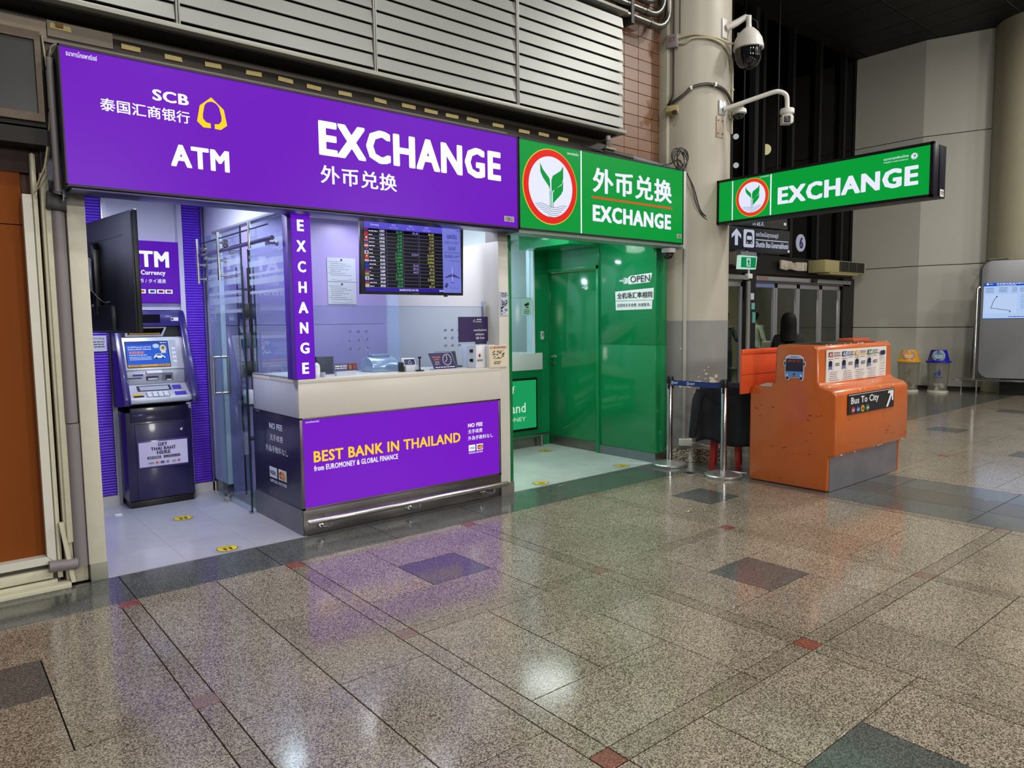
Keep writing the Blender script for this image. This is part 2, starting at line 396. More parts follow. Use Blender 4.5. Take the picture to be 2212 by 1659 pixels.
# ---- ceiling of dark panels with thin bright joints, round lamps
ceil = struct(G().box(-5, 18, -7, 7.8, 7.145, 7.3).build('ceiling', M('#aaa59c', .6)))
CEILM = M('#0b0a0a', .6, var=.3)
rest = G()
for i in range(34):
    for j in range(-1, 11):
        xa = 16.32 + 1.36 - i * .68; ya = 7.4 - j * 1.4
        d = (xa - .68 + .008, xa - .008, ya - 1.4 + .016, ya - .016, 7.12, 7.144)
        if xa > 9 and ya > 2: G().box(*d).build('ceiling_panel', CEILM, ceil)
        else: rest.box(*d)
stuff(rest.build('distant_panels', CEILM, ceil))
for i, ((hx, hy), hp) in enumerate(zip(HALL, HALL_P)):
    t = thing('ceiling_lamp', HALL_L[i], 'lamp', (hx, hy, 7.12), 'hall ceiling lamps')
    G().lathe([(.26, 0), (.29, -.03), (.25, -.04), (.23, -.02)], (hx, hy, 7.12), cap=False).build('lamp_ring', M('#8a8884', .4), t, sm=True)
    G().lathe([(.235, -.02), (.235, -.01)], (hx, hy, 7.11)).build('lamp_lens', M('#fff1dc', emit=6), t)

# ---- front wall with brown tiles, cream corner strip, round column
wf = struct(G().box(-3, 6.12, 4.93, 5.1, 3.0, 7.12).build('wall_front', M('#35251d', .8)))
TILEM = M('#775641', .3, var=.07, wear=.08, wscale=9)
for i in range(5):
    for j in range(16):
        xb = 6.176 - i * .2105; xa = xb - .2105; za = 3.0 + j * .1113
        xb = min(xb, 6.10)
        G().box(xa + .0022, xb - .0022, 4.90, 4.935, za + .0022, za + .1113 - .0022).build('wall_tile', TILEM, wf, bevel=.0015, seg=1)
struct(G().box(6.085, 6.14, 4.80, 4.93, 2.3, 7.12).build('trim_1', M('#b9b7a4', .5, wear=.1), bevel=.006))
CXY = (6.57, 4.92); CR = .46
def cyl(name, r, z0, z1, m, n=64, parent=None):
    g = G(); vs = []; fs = []
    return g.lathe([(r, z0), (r, z1)], (CXY[0], CXY[1], 0), n).build(name, m, parent, sm=True)
colm = struct(cyl('column', CR, 1.49, 7.12, M('#aca697', .42, bump=.12, bscale=9, wear=.05, wscale=2.5)))
cyl('painted_dado', CR + .001, .0, 1.49, M('#858482', .45, bump=.1, bscale=12, wear=.12, wscale=3), parent=colm)
cyl('granite_skirting', CR + .045, .002, .14, granite('granite_skirt', '#2e2a24', '#7b725f', '#b3a78c', scale=70), parent=colm)
def cp(a, z, r=CR):   # point on the column surface, a in degrees seen from above (180+36.8 faces the camera)
    return (CXY[0] + r * math.cos(math.radians(a)), CXY[1] + r * math.sin(math.radians(a)), z)
pg = G()     # flaked paint patches near the belt, thin irregular chips
random.seed(11)
for a, z, s_ in [(215, .815, .05), (221, .83, .07), (226, .835, .06), (231, .82, .05), (236, .80, .07), (240, .79, .06), (243, .84, .05), (241, .88, .03), (246, .9, .03), (228, .60, .02), (236, .93, .018), (234, .97, .012), (238, 1.0, .012),
                 (226, .74, .012), (230, .70, .016), (244, .70, .03), (247, .62, .035), (238, .66, .014), (214, 1.2, .012), (233, .56, .01), (240, .55, .012), (222, .5, .008), (250, .75, .03), (229, .90, .01), (235, .88, .014)]:
    a = 217 + (a - 217) * 1.55; c_ = Vector(cp(a, z, CR + .0025)); tn = Vector((-math.sin(math.radians(a)), math.cos(math.radians(a)), 0))
    n = 9; pg.add([c_ + tn * s_ * 1.25 * random.uniform(.5, 1.1) * math.cos(2 * PI * k / n) + Vector((0, 0, s_ * .75 * random.uniform(.4, 1.1) * math.sin(2 * PI * k / n))) for k in range(n)], [tuple(range(n))])
stuff(pg.build('paint_chips', M('#cfc6b0', .8), colm)); random.seed(7)

# ---- left shutter wall, pillar
CREAM = M('#c9c5ae', .5, wear=.1, wscale=10); CREAM2 = M('#d2d0c4', .45, wear=.05)
wl = struct(G().box(-3, .58, 4.90, 5.0, 0, 3.3).build('wall_left', M('#4a2412', .6)))
bx('brown_panel', (-1.6, .497, 4.862, 4.90, .19, 1.95 + .12), M('#7c3f10', .75, spec=.2, wear=.04, wscale=2), wl)
bx('brown_panel', (-1.6, .497, 4.862, 4.90, 2.075, 2.36), M('#7c3f10', .75, spec=.2, wear=.04, wscale=2), wl)
bx('dark_head_panel', (-1.6, .6, 4.85, 4.90, 2.36, 2.56), M('#2b140b', .7), wl)
G().ext([(.497, .19), (.541, .145), (.541, 2.235), (.497, 2.235)], (0, 4.80, 0), (1, 0, 0), (0, 0, 1), (0, .062, 0)).build('white_channel', CREAM2, wl)
G().ext([(-1.6, .19), (.494, .19), (.538, .145), (-1.6, .145)], (0, 4.80, 0), (1, 0, 0), (0, 0, 1), (0, .062, 0)).build('white_channel', CREAM2, wl)
bx('cream_channel', (.544, .570, 4.815, 4.88, .05, 2.46), CREAM, wl, .003); bx('cream_channel', (.548, .560, 4.80, 4.82, .12, 2.46), CREAM, wl)
bx('door_gap', (.570, .586, 4.87, 4.90, .02, 2.4), M('#3d1408', .7), wl)
bx('cream_channel', (.586, .626, 4.81, 4.90, .02, 2.36), CREAM, wl, .003); bx('cream_channel', (.600, .632, 4.795, 4.82, .25, 2.2), CREAM, wl, .003)
bx('cream_rail', (-1.6, .52, 4.80, 4.86, .06, .115), CREAM, wl, .003)
bx('dark_rail_gap', (-1.6, .56, 4.84, 4.9, .0, .145), M('#54524b', .8), wl)
bx('cream_sill', (-1.6, .60, 4.74, 4.83, .0, .03), CREAM, wl, .004); bx('cream_sill', (-1.6, .54, 4.80, 4.84, .02, .05), CREAM, wl, .003)
bx('plaster_block', (.59, .70, 4.82, 4.9, .0, .11), M('#c4bda4', .8, wear=.25, wscale=25), wl, .006)
g = G().ext([(0, 0), (.022, 0), (.022, .36), (0, .36)], (.604, 4.77, .02), (1, 0, 0), (-.12, 0, 1), (0, .03, 0)); g.build('loose_cream_strip', CREAM, wl)
pil = struct(G().box(.70, .792, 4.78, 4.95, .1, 2.19).build('pillar', M('#c9c5b4', .55, wear=.06, wscale=14), bevel=.003))
bx('pillar_head', (.70, .792, 4.782, 4.95, 2.19, 2.5), M('#84807a', .6, wear=.1), pil)
bx('pillar_base', (.704, .794, 4.772, 4.95, 0, .1), M('#8d8b80', .5, wear=.08), pil, .002)
struct(bx('wall_booth_side', (.62, .80, 4.95, 6.9, 0, 3.0), M('#b9bad0', .5)))

# ---- beam above the signs, masking tape, louvre soffit
DKM = M('#4a4139', .42, .35, wear=.22, wscale=2.5)
beam = struct(bx('beam', (-3, 5.19, 4.76, 4.93, 2.98, 3.158), M('#3c352f', .42, .35, wear=.25, wscale=3), None, .003))
bx('upper_band', (-3, 5.19, 4.80, 4.93, 3.158, 3.245), DKM, beam, .002)
bx('top_moulding', (-3, 3.9, 4.735, 4.76, 3.055, 3.075), M('#6d655d', .4, .5), beam)
bx('pale_sheet', (-3, .655, 4.752, 4.762, 3.08, 3.165), M('#9d8e7b', .5, .2, wear=.15), beam); bx('pale_sheet', (.66, .98, 4.752, 4.762, 3.095, 3.18), M('#8a7d6d', .5, .2, wear=.15), beam)
bx('plywood_offcut', (.70, .735, 4.738, 4.752, 3.148, 3.172), M('#8a6a3e', .8), beam)
TAPE = M('#e0cc88', .7, wear=.1, wscale=40)
tx = [.726, 1.074, 1.307, 1.54, 1.795, 2.008, 2.205, 2.44, 2.72, 2.96, 3.16, 3.355, 3.56, 3.82, 4.105, 4.33, 4.56]
for i, x in enumerate(tx):
    z = 3.122 + random.uniform(-.006, .006) + (.035 if i == 0 else 0); hw = .05 if i < 9 else .058; dz = random.uniform(-.004, .004)
    g = G(); y = 4.75
    zz = [(x - hw - random.uniform(0, .006), z - .014), (x + hw, z - .014 + dz), (x + hw + random.uniform(-.005, .006), z + .013 + dz), (x - hw, z + .014)]
    g.ext(zz, (0, y, 0), (1, 0, 0), (0, 0, 1), (0, .009, 0)); g.build('tape_strip', TAPE, beam)
bx('rusty_end', (5.13, 5.21, 4.755, 4.93, 3.09, 3.2), M('#6b6359', .7, wear=.5, wscale=30), beam)

SLAT = M('#8b8d8a', .42, .3, var=.05, wear=.04, wscale=3); FRM = M('#94948e', .4, .3, wear=.06)
bays = [(-.02, 1.272, 'leftmost grey slatted louvre bay, above the bank name on the purple sign'), (1.298, 2.56, 'second grey slatted louvre bay from the left, over the middle of the purple sign'),
        (2.588, 3.852, 'third grey slatted louvre bay, above the EXCHANGE lettering of the purple sign'), (3.884, 5.135, 'last grey slatted louvre bay, its open end beside the brown wall tiles')]
for bi, (xa, xb, lb) in enumerate(bays):
    t = thing('louvre_panel', lb, 'louvre', ((xa + xb) / 2, 4.6, 3.22), 'louvre bays')
    for j in range(10):
        z0 = 3.268 + j * .0985; dx = random.uniform(-.004, .004) if bi == 3 else 0
        G().ext([(4.548, z0), (4.56, z0), (4.575, z0 + .088), (4.563, z0 + .088)], (xa + .002, 0, 0), (0, 1, 0), (0, 0, 1), (xb - xa - .004 + dx, 0, 0)).build('slat', SLAT, t)
    bx('backing', (xa, xb, 4.60, 4.62, 3.25, 4.28), M('#0d0d0d', .8), t)
    if bi < 3: 
        bx('upright', (xb + .001, xb + .012, 4.54, 4.6, 3.245, 4.28), FRM, t, .002); bx('upright', (xb + .016, xb + .027, 4.54, 4.6, 3.245, 4.28), FRM, t, .002)
lf = struct(G().box(-3, 5.17, 4.535, 4.80, 3.215, 3.245).build('trim_2', M('#94948c', .4, .3), bevel=.003))
bx('dark_soffit_board', (-3, 5.1, 4.60, 4.93, 3.205, 3.214), M('#0e0d0c', .8), lf)  # near-black board along the underside of the louvre box
bx('top_flange', (-3, 5.17, 4.52, 4.9, 4.285, 4.31), FRM, lf, .003)
bx('louvre_back_box', (-3, 5.12, 4.63, 4.93, 3.25, 4.28), M('#151413', .8), lf)
G().lathe([(.022, 0), (.022, -.03), (.012, -.04)], (5.05, 4.66, 3.205)).build('white_knob', WHITE, lf, sm=True)

# ---- dark glass hall wall, panelled end walls, exterior
struct(bx('ground_outside', (6, 26, 7.62, 16, -.2, -.02), M('#1b1b1a', .6)))
wout = struct(bx('wall_outside', (10, 26, 12.4, 12.6, -.1, 5), M('#837c68', .8, wear=.15, wscale=1)))
for i in range(9): bx('outside_panel', (10.2 + i * 1.5, 11.66 + i * 1.5, 12.36, 12.4, 0, 3.2), M('#8f8870', .7, var=.15), wout)
wd = struct(bx('wall_doors', (6.9, 16.23, 7.6, 7.9, 2.36, 2.72), M('#14120f', .5)))
for i in range(8):
    xa = 8.2 + i * 1.05; bx('mullion', (xa, xa + .09, 7.55, 7.72, 2.72, 7.12), M('#0c0c0c', .5), wd)
bx('mullion', (12.05, 12.17, 7.5, 7.62, 2.72, 7.12), M('#2c2b2e', .5, .3), wd)
gpan = G().box(6.9, 16.2, 7.66, 7.67, 2.72, 7.12).build('glass_pane', DARKGL, wd)
bx('dark_backing', (6.9, 16.4, 8.6, 8.7, 2.5, 7.3), M('#070707', .9), wd)
PAN = M('#b7b4aa', .55, wear=.03, wscale=1.2); 
we = struct(G().box(16.27, 16.5, 6.2, 7.9, -.01, 7.12).build('wall_end', M('#3a3936', .8)))
for z0, z1 in ((.06, 1.28), (1.29, 2.56), (2.57, 5.19), (5.2, 7.12)):
    bx('wall_panel', (16.23, 16.27, 6.22, 7.62, z0, z1 - .006), PAN, we)
dw = Vector((.336, -.942, 0)).normalized(); nw = Vector((-.942, -.336, 0)).normalized()
wr = struct(G().ext([(0, 0), (3.6, 0), (3.6, 7.12), (0, 7.12)], Vector((16.23, 6.22, 0)) - nw * .04, dw, (0, 0, 1), -nw * .2).build('wall_right', M('#33322f', .8)))
for u0, u1 in ((0, 1.36), (1.365, 3.6)):
    for z0, z1 in ((.06, 1.28), (1.29, 2.56), (2.57, 5.19), (5.2, 7.12)):
        G().ext([(u0, z0), (u1 - .006, z0), (u1 - .006, z1 - .006), (u0, z1 - .006)], Vector((16.23, 6.22, 0)), dw, (0, 0, 1), -nw * .04).build('wall_panel', PAN, wr)
c2 = struct(G().lathe([(.77, 0), (.77, 7.12)], (16.96, 4.42, 0), 64).build('column', M('#b3ac93', .5, bump=.1, bscale=8, wear=.05), sm=True))
G().tube([(16.66, 5.13, 7.1), (16.66, 5.13, 3.0), (16.66, 5.13, 2.75)], .02).build('conduit', M('#4b463c', .5), c2)
G().tube([(16.68, 5.12, 2.6), (16.3, 4.95, 2.6), (16.22, 4.6, 2.6)], .022).build('pipe', M('#8d876f', .5), c2)

# ================================================================== SIGNS
K = 4.55 / 4.70
SX = lambda x: x * K
SZ = lambda z: 1.5 + (z - 1.5) * K
YS = 4.55
def lightbox(name, label, x0, x1, z0, z1, col, grp=None, strength=.95):
    t = thing(name, label, 'sign', ((x0 + x1) / 2, YS + .1, z0), grp)
    bx('housing', (x0, x1, YS + .012, 4.755, z0, z1), M('#17161a', .4), t, .004)
    e = .008
    bx('lit_face', (x0 + e, x1 - e, YS, YS + .012, z0 + e, z1 - e), M(col, emit=strength), t)
    g = G()
    g.box(x0, x1, YS - .006, YS + .014, z1 - e, z1 + .004); g.box(x0, x1, YS - .006, YS + .014, z0 - .004, z0 + e)
    g.box(x0, x0 + e, YS - .006, YS + .014, z0, z1); g.box(x1 - e, x1, YS - .006, YS + .014, z0, z1)
    g.build('frame', M('#1c1722', .4, .3), t); return t
sp = lightbox('purple_lightbox_sign', 'long purple lit sign with a yellow emblem, ATM and EXCHANGE over the left booth', SX(.695), SX(3.983), SZ(2.288), SZ(3.045), '#6d14bc')
p = P(**fy(0, YS, 0)); p.sep = []
T = lambda body, a0, a1, b0, b1, m, bold=0: p.text(body, SX(a0), SX(a1), SZ(b0), SZ(b1), m, bold)
T('EXCHANGE', 2.202, 3.80, 2.655, 2.892, W_LIT, .05)
T('外币兑换', 2.207, 2.808, 2.468, 2.592, W_LIT, .02)
T('SCB', 1.163, 1.367, 2.832, 2.897, W_LIT, .04)
T('泰国汇商银行', .886, 1.368, 2.725, 2.797, W_LIT, .018)
T('ATM', 1.247, 1.594, 2.462, 2.594, W_LIT, .045)
T('ธนาคารไทยพาณิชย์', .733, .884, 2.992, 3.022, W_LIT, .01)
p.build('rule_line', sp)
p = P(**fy(0, YS, 0)); Y1 = M('#ffd21e', emit=1.0); VI = M('#6d14bc', emit=.95)
lx, lz, s_ = SX(1.5), SZ(2.811), .094
outer = [(0, 1.0), (.82, .35), (1.0, -.62), (.55, -.95), (.13, -.93), (.13, -.93), (-.13, -.93), (-.60, -.95), (-1.0, -.62), (-.78, .38)]
p.poly([(lx + a * s_ * .93, lz + b * s_) for a, b in outer], Y1); p.layer(8)
inner = [(0, .72)] + [(.55 * math.sin(t), .72 - .95 * (1 - math.cos(t)) * .62) for t in (.5, .8, 1.1)] + [(.62, -.15), (.60, -.42), (.42, -.62), (.13, -.66)]
inn = inner + [(.13, -.97), (-.13, -.97), (-.13, -.66), (-.42, -.62), (-.62, -.42), (-.62, -.15)] + [(-a, b) for a, b in reversed(inner[1:4])]
p.poly([(lx + a * s_ * .93, lz + b * s_) for a, b in inn], VI)
p.build('bank_emblem', sp)
p = P(**fy(0, YS, 0)); p.rect(SX(3.829), SX(3.934), SZ(2.336), SZ(2.381), M('#a9a3a0', .5)); p.layer(8)
p.text('120.2', SX(3.848), SX(3.915), SZ(2.345), SZ(2.373), M('#2a2a2a', .5)); p.build('number_plate', sp)

def kleaf(p, cx, cy, rx, ry, W, GR, RD, LN):
    """round emblem: red ring, white disc, seedling of three leaves over water lines"""
    p.ell(cx, cy, rx, ry, M('#e8d23c', emit=.8) if LN else RD, 48); p.layer(3)
    p.ell(cx, cy, rx * .975, ry * .975, RD, 48); p.layer(3)
    p.ell(cx, cy, rx * .80, ry * .80, W, 48); p.layer(3)
    q = lambda pts: [(cx + a * rx, cy + b * ry) for a, b in pts]
    p.poly(q([(-.40, .60), (-.30, .44), (-.06, .22), (-.035, .08), (-.035, -.1), (-.08, .0), (-.30, .22), (-.385, .36)]), GR)
    p.poly(q([(-.035, .1), (-.035, -.1), (-.02, -.2), (-.055, -.2)]), GR)
    p.poly(q([(.45, .60), (.36, .47), (.06, .30), (.01, .18), (.01, -.05), (.02, -.12), (.40, .12), (.45, .27)]), GR)
    p.poly(q([(.45, .20), (.39, .09), (.12, -.05), (.075, -.16), (.075, -.42), (.36, -.17), (.44, -.05)]), GR)
    for xx in (-.035, .02, .075): p.rect(cx + (xx - .016) * rx, cx + (xx + .006) * rx, cy - .54 * ry, cy - .1 * ry, GR)
    BL = M('#1d3b45', .6) if W == W_LIT else M('#35565c', .6)
    for k in range(6):
        y0 = -.50 - k * .052
        hw = math.sqrt(max(.01, .80 ** 2 - (y0 - .03) ** 2)) * .97
        pts = [(cx + a * rx, cy + (y0 + .04 * math.cos(a * 7.2 + 2.6)) * ry) for a in [(-hw + 2 * hw * t / 22) for t in range(23)]]
        p.line(pts, .012 * ry, BL)
sg = lightbox('green_lightbox_sign', 'green lit sign with seedling emblem, Chinese characters and EXCHANGE, above the green booth', SX(3.993), SX(6.235), SZ(2.29), SZ(3.043), '#07963a', strength=.9)
p = P(**fy(0, YS, 0)); GL = M('#07963a', emit=.9)
kleaf(p, SX(4.357), SZ(2.672), SX(.325), .325 * K, M('#dfe3ff', emit=1), GL, M('#e0261c', emit=.95), True)
p.build('seedling_emblem', sg)
p = P(**fy(0, YS, 0))
p.rect(SX(4.727), SX(4.742), SZ(2.296), SZ(3.037), W_LIT)
p.rect(SX(4.873), SX(6.054), SZ(2.63), SZ(2.648), M('#e2501e', emit=.9))
T = lambda body, a0, a1, b0, b1, m, bold=0: p.text(body, SX(a0), SX(a1), SZ(b0), SZ(b1), m, bold)
WG = M('#e6e8ff', emit=1)
T('外币兑换', 4.885, 6.046, 2.685, 2.912, WG, .035); T('EXCHANGE', 4.884, 6.034, 2.421, 2.573, WG, .05)
T('ธนาคารกสิกรไทย', 4.56, 4.70, 2.98, 3.005, WG, .01)
p.build('rule_lines', sg)
p = P(**fy(0, YS, 0)); p.rect(SX(6.13), SX(6.21), SZ(2.345), SZ(2.388), M('#a9a9a0', .5)); p.layer(8)
p.text('120.1', SX(6.142), SX(6.198), SZ(2.354), SZ(2.379), M('#2a2a2a', .5)); p.build('number_plate', sg)
sr = struct(bx('trim_3', (6.055, 6.10, 4.56, 4.80, 2.22, 2.995), M('#b5b4ad', .5), None, .003))
bx('pale_lintel', (3.88, 6.06, 4.57, 4.76, 2.235, 2.262), M('#8fa198', .4), sr)

# ---- projecting sign on the column
def bl(y, z): return (y, z)
t = thing('projecting_sign', 'green lit EXCHANGE sign in a dark case projecting from the round column', 'sign', (6.6, 3.43, 2.48))
X0 = 6.5
bx('case', (X0 + .012, X0 + .25, 2.40, 4.468, 2.49, 2.92), M('#17141f', .35), t, .004)
g = G(); e = .03
g.box(X0 - .01, X0 + .02, 2.402, 4.47, 2.905, 2.93); g.box(X0 - .01, X0 + .02, 2.402, 4.47, 2.482, 2.507)
g.box(X0 - .01, X0 + .02, 4.445, 4.47, 2.482, 2.93); g.box(X0 - .01, X0 + .02, 2.402, 2.43, 2.482, 2.93)
g.box(X0 + .10, X0 + .12, 2.392, 2.402, 2.5, 2.91)
g.build('frame', M('#121017', .3, .2), t, .002)
bx('lit_face', (X0, X0 + .012, 2.43, 4.445, 2.507, 2.905), M('#079a38', emit=.95), t)
p = P(**fx(X0, 0, 0)); U = lambda y: -y
kleaf(p, -4.062, 2.708, .185, .187, M('#dfe3ff', emit=1), M('#079a38', emit=.95), M('#e63a1c', emit=.95), True)
p.build('seedling_emblem', t); p = P(**fx(X0, 0, 0))
kleaf(p, -2.553, 2.836, .03, .03, M('#dfe3ff', emit=1), M('#079a38', emit=.95), M('#7fa06a', emit=.9), False)
p.build('seedling_emblem', t)
p = P(**fx(X0, 0, 0)); p.sep = []
p.rect(-4.292, -4.28, 2.51, 2.90, WG); p.rect(-3.866, -3.852, 2.51, 2.90, WG)
p.text('EXCHANGE', -3.785, -2.517, 2.598, 2.762, WG, .048)
p.text('ธนาคารกสิกรไทย', -2.80, -2.60, 2.84, 2.862, WG, .01); p.text('开泰银行 KASIKORNBANK', -2.80, -2.60, 2.815, 2.828, WG)
p.text('ธนาคารกสิกรไทย', -3.98, -3.88, 2.885, 2.899, WG)
p.build('rule_lines', t)
p = P(**fy(0, 2.40, 0)); p.rect(X0 + .14, X0 + .22, 2.50, 2.56, M('#cfcac4', .6)); p.layer(5); p.scrib(X0 + .15, X0 + .21, 2.535, .008, BLACKM); p.scrib(X0 + .15, X0 + .20, 2.52, .006, BLACKM); p.build('sticker', t)
G().tube([(6.52, 4.49, 2.6), (6.42, 4.5, 2.55), (6.3, 4.53, 2.62), (6.22, 4.56, 2.85), (6.16, 4.62, 3.02)], .006, 6).build('cable', BLACK, t, sm=True)
G().tube([(6.52, 4.48, 2.57), (6.40, 4.5, 2.52), (6.27, 4.54, 2.64), (6.2, 4.58, 2.9), (6.15, 4.63, 3.04)], .005, 6).build('cable', M('#3a3a3c', .5), t, sm=True)

# ================================================================== LEFT (PURPLE) BOOTH
WALLC = M('#cfd2e6', .3, coat=.2)
b1 = struct(bx('wall_booth_back', (.8, 2.1, 6.78, 6.86, 2.23, 2.62), M('#d3d6e4', .22), None))
bx('alcove_back', (1.0, 2.1, 7.12, 7.2, 0, 2.6), M('#8f93b8', .4), b1)
bx('alcove_side', (1.225, 1.24, 6.74, 7.12, .0, 2.26), M('#c4c6da', .3), b1); bx('alcove_side', (1.80, 1.84, 6.70, 7.12, .0, 2.6), M('#c4c6da', .3), b1)
bx('white_stile', (1.223, 1.262, 6.72, 6.79, 0, 2.58), M('#d9dae6', .3), b1)
bx('sill_board', (1.24, 1.80, 6.74, 7.12, 1.64, 1.70), M('#b8bbd6', .35), b1)
bx('skirting_board', (.85, 1.235, 6.70, 6.74, 0, .085), M('#c9c8c4', .4), b1); bx('skirting_board', (1.80, 2.04, 6.70, 6.74, 0, .085), M('#c9c8c4', .4), b1)
bx('back_board', (.85, 1.225, 6.745, 6.8, .08, 2.6), M('#5a38b8', .4), b1)
bx('back_board', (1.83, 2.05, 6.745, 6.8, .08, 2.6), M('#5a38b8', .4), b1)
def ribs(x0, x1, nm):
    g = G(); pitch = .0232; n = int((2.575 - .09) / pitch); pr = [(0, .09)]
    for i in range(n):
        z = .09 + i * pitch; pr += [(.012, z + .003), (.014, z + pitch * .5), (.012, z + pitch - .005), (0, z + pitch - .001)]
    vs = []; fs = []
    for i, (d, z) in enumerate(pr): vs += [(x0, 6.725 - d, z), (x1, 6.725 - d, z)]
    for i in range(len(pr) - 1): fs.append((2 * i, 2 * i + 1, 2 * i + 3, 2 * i + 2))
    g.add(vs, fs); o = g.build(nm, M('#6a34dc', .3), b1); stuff(o)
ribs(1.0, 1.218, 'ribbed_cladding'); ribs(1.845, 1.992, 'ribbed_cladding')
bx('metal_stile', (1.995, 2.012, 6.70, 6.74, .0, 2.58), M('#6f6aa0', .3, .7), b1)
bx('metal_stile', (1.222, 1.232, 6.705, 6.72, .0, 2.58), M('#8d8aa0', .3, .7), b1)
bx('white_return', (2.03, 2.07, 6.38, 6.76, .1, 2.6), M('#d6d9ec', .3), b1); bx('steel_skirting', (2.022, 2.075, 6.375, 6.76, 0, .105), STEEL2, b1)
struct(bx('ceiling_booth', (.8, 3.94, 4.80, 7.2, 2.585, 2.65), M('#dcdfe8', .5), None))
ln = struct(bx('lintel', (.79, 3.93, 4.76, 4.86, 2.262, 2.60), M('#cfd3e2', .35), None))
bx('steel_soffit', (.70, 3.88, 4.575, 4.762, 2.245, 2.262), M('#5c5880', .35, .8), ln, .002)
wh = struct(bx('trim_4', (2.0, 2.045, 4.86, 6.40, 2.30, 2.585), M('#cdd2e8', .3), None))
bx('trim_edge', (2.0, 2.07, 4.86, 6.42, 2.285, 2.30), M('#8f90a8', .4), wh)
ceil2 = struct(bx('ceiling_room', (2.07, 3.93, 4.87, 6.41, 2.49, 2.53), M('#dcdfe8', .5), None))
for (bx_, by_, bz_, bp_, bc_), lb in zip(BOOTH, ('small round downlight in the ceiling of the cash machine bay', 'small round downlight at the back right of the purple counter room', 'small round downlight at the back left of the purple counter room', 'small round downlight behind the rate screen', 'small round downlight over the marble floor of the green booth', 'small round downlight behind the green booth glass, on the left', 'small round downlight behind the green booth glass, on the right')):
    t = thing('downlight', lb, 'lamp', (bx_, by_, bz_), 'booth downlights')
    G().lathe([(.06, 0), (.075, -.006), (.058, -.010)], (bx_, by_, bz_), 20, cap=False).build('ring', WHITE, t, sm=True); G().lathe([(.055, -.006), (.055, -.003)], (bx_, by_, bz_), 20).build('lens', M('#eef2ff', emit=4), t)
wm = struct(bx('wall_room', (2.05, 3.9, 6.42, 6.5, 0, 2.5), M('#b2bfe0', .35, coat=.1), None))
bx('lavender_panel', (2.05, 3.655, 6.385, 6.42, 1.50, 2.5), M('#9489bd', .35), wm); bx('lavender_panel', (2.05, 3.655, 6.385, 6.42, .0, 1.496), M('#9489bd', .35), wm)
struct(bx('wall_between', (3.82, 3.925, 4.775, 6.5, .1, 2.18), M('#c8c6bd', .4), None, .002))
pp = struct(bx('wall_between', (3.82, 3.925, 4.78, 4.95, 2.18, 2.3), M('#8f8c86', .5), None)); bx('pillar_base', (3.818, 3.93, 4.77, 5.0, 0, .10), M('#77726c', .35, .3), pp)
struct(bx('wall_between', (3.925, 3.945, 4.84, 7.2, 0, 2.55), M('#c8d8d2', .4), None))
struct(bx('trim_5', (3.935, 3.972, 4.79, 4.86, .10, 2.24), M('#0c6a35', .25), None, .002)).name
struct(bx('trim_6', (3.93, 3.974, 4.785, 4.87, .0, .10), M('#77726c', .35, .3), None))
# papers on the lavender wall
for i, (z0, z1) in enumerate(((1.905, 2.13), (1.69, 1.90))):
    nm = ('upper', 'lower')[i]
    t = thing('notice', f'{nm} white paper certificate taped to the lavender wall left of the rate screen', 'paper', (3.17, 6.38, z0))
    bx('sheet', (3.03, 3.325, 6.378, 6.382, z0, z1), M('#aab2bc', .6), t)
    p = P(**fy(3.03, 6.378, z0)); INK = M('#3c4450', .7)
    p.ell(.147, z1 - z0 - .02, .012, .012, INK, 10)
    for k in range(8): p.scrib(.012 + (.02 if k % 3 else 0), .14 + .14 * ((k * 7) % 5) / 5, z1 - z0 - .04 - k * .018, .0035, INK)
    p.line([(.04, .022), (.10, .012), (.15, .01), (.2, .012), (.26, .024)], .002, INK)
    p.build('print', t)

# ---- cash machine
t = thing('cash_machine', 'tall dark purple cash machine in the alcove of the left booth', 'cash machine', (1.52, 6.6, 0))
PD = M('#1a1342', .3, coat=.4, bump=.03, bscale=200); PD2 = M('#281a66', .28, coat=.4, bump=.06, bscale=160); SIL = M('#b9bcc9', .35, .3); SILD = M('#8a8d9a', .35, .3)
bx('plinth', (1.275, 1.765, 6.475, 6.95, 0.002, .055), BLACK, t, .002)
bx('cabinet', (1.262, 1.775, 6.465, 7.0, .06, .80), M('#1c1544', .3, coat=.3), t, .008)
bx('door', (1.33, 1.715, 6.452, 6.47, .07, .70), M('#1e1748', .3, coat=.3), t, .004)
bx('upper_drawer', (1.30, 1.75, 6.45, 6.47, .715, .835), PD, t, .004)
g = G().ext([(6.99, .80), (6.33, .865), (6.325, .925), (6.62, 1.60), (6.66, 1.635), (7.0, 1.635)], (1.235, 0, 0), (0, 1, 0), (0, 0, 1), (.052, 0, 0)); g.build('side_cheek', PD2, t, .006)
g = G().ext([(6.99, .80), (6.33, .865), (6.325, .925), (6.62, 1.60), (6.66, 1.635), (7.0, 1.635)], (1.752, 0, 0), (0, 1, 0), (0, 0, 1), (.052, 0, 0)); g.build('side_cheek', PD2, t, .006)
bx('head', (1.285, 1.755, 6.60, 7.0, 1.50, 1.632), M('#2a1d72', .3, coat=.3), t, .008)
p = P(**fy(0, 6.60, 0)); p.rect(1.455, 1.60, 1.53, 1.60, M('#0c0d18', .1)); p.rect(1.685, 1.745, 1.545, 1.575, M('#cfd4e4', .4)); p.layer(4); p.rect(1.687, 1.705, 1.552, 1.57, M('#5a3020', .5)); p.build('camera_window', t)
bx('hood_recess', (1.285, 1.755, 6.64, 7.0, 1.40, 1.50), M('#0a0917', .5), t)
g = G().ext([(1.33, 1.415), (1.62, 1.415), (1.655, 1.495), (1.33, 1.495)], (0, 6.628, 0), (1, 0, 0), (0, 0, 1), (0, .012, 0)); g.build('mirror_frame', SIL, t, .002)
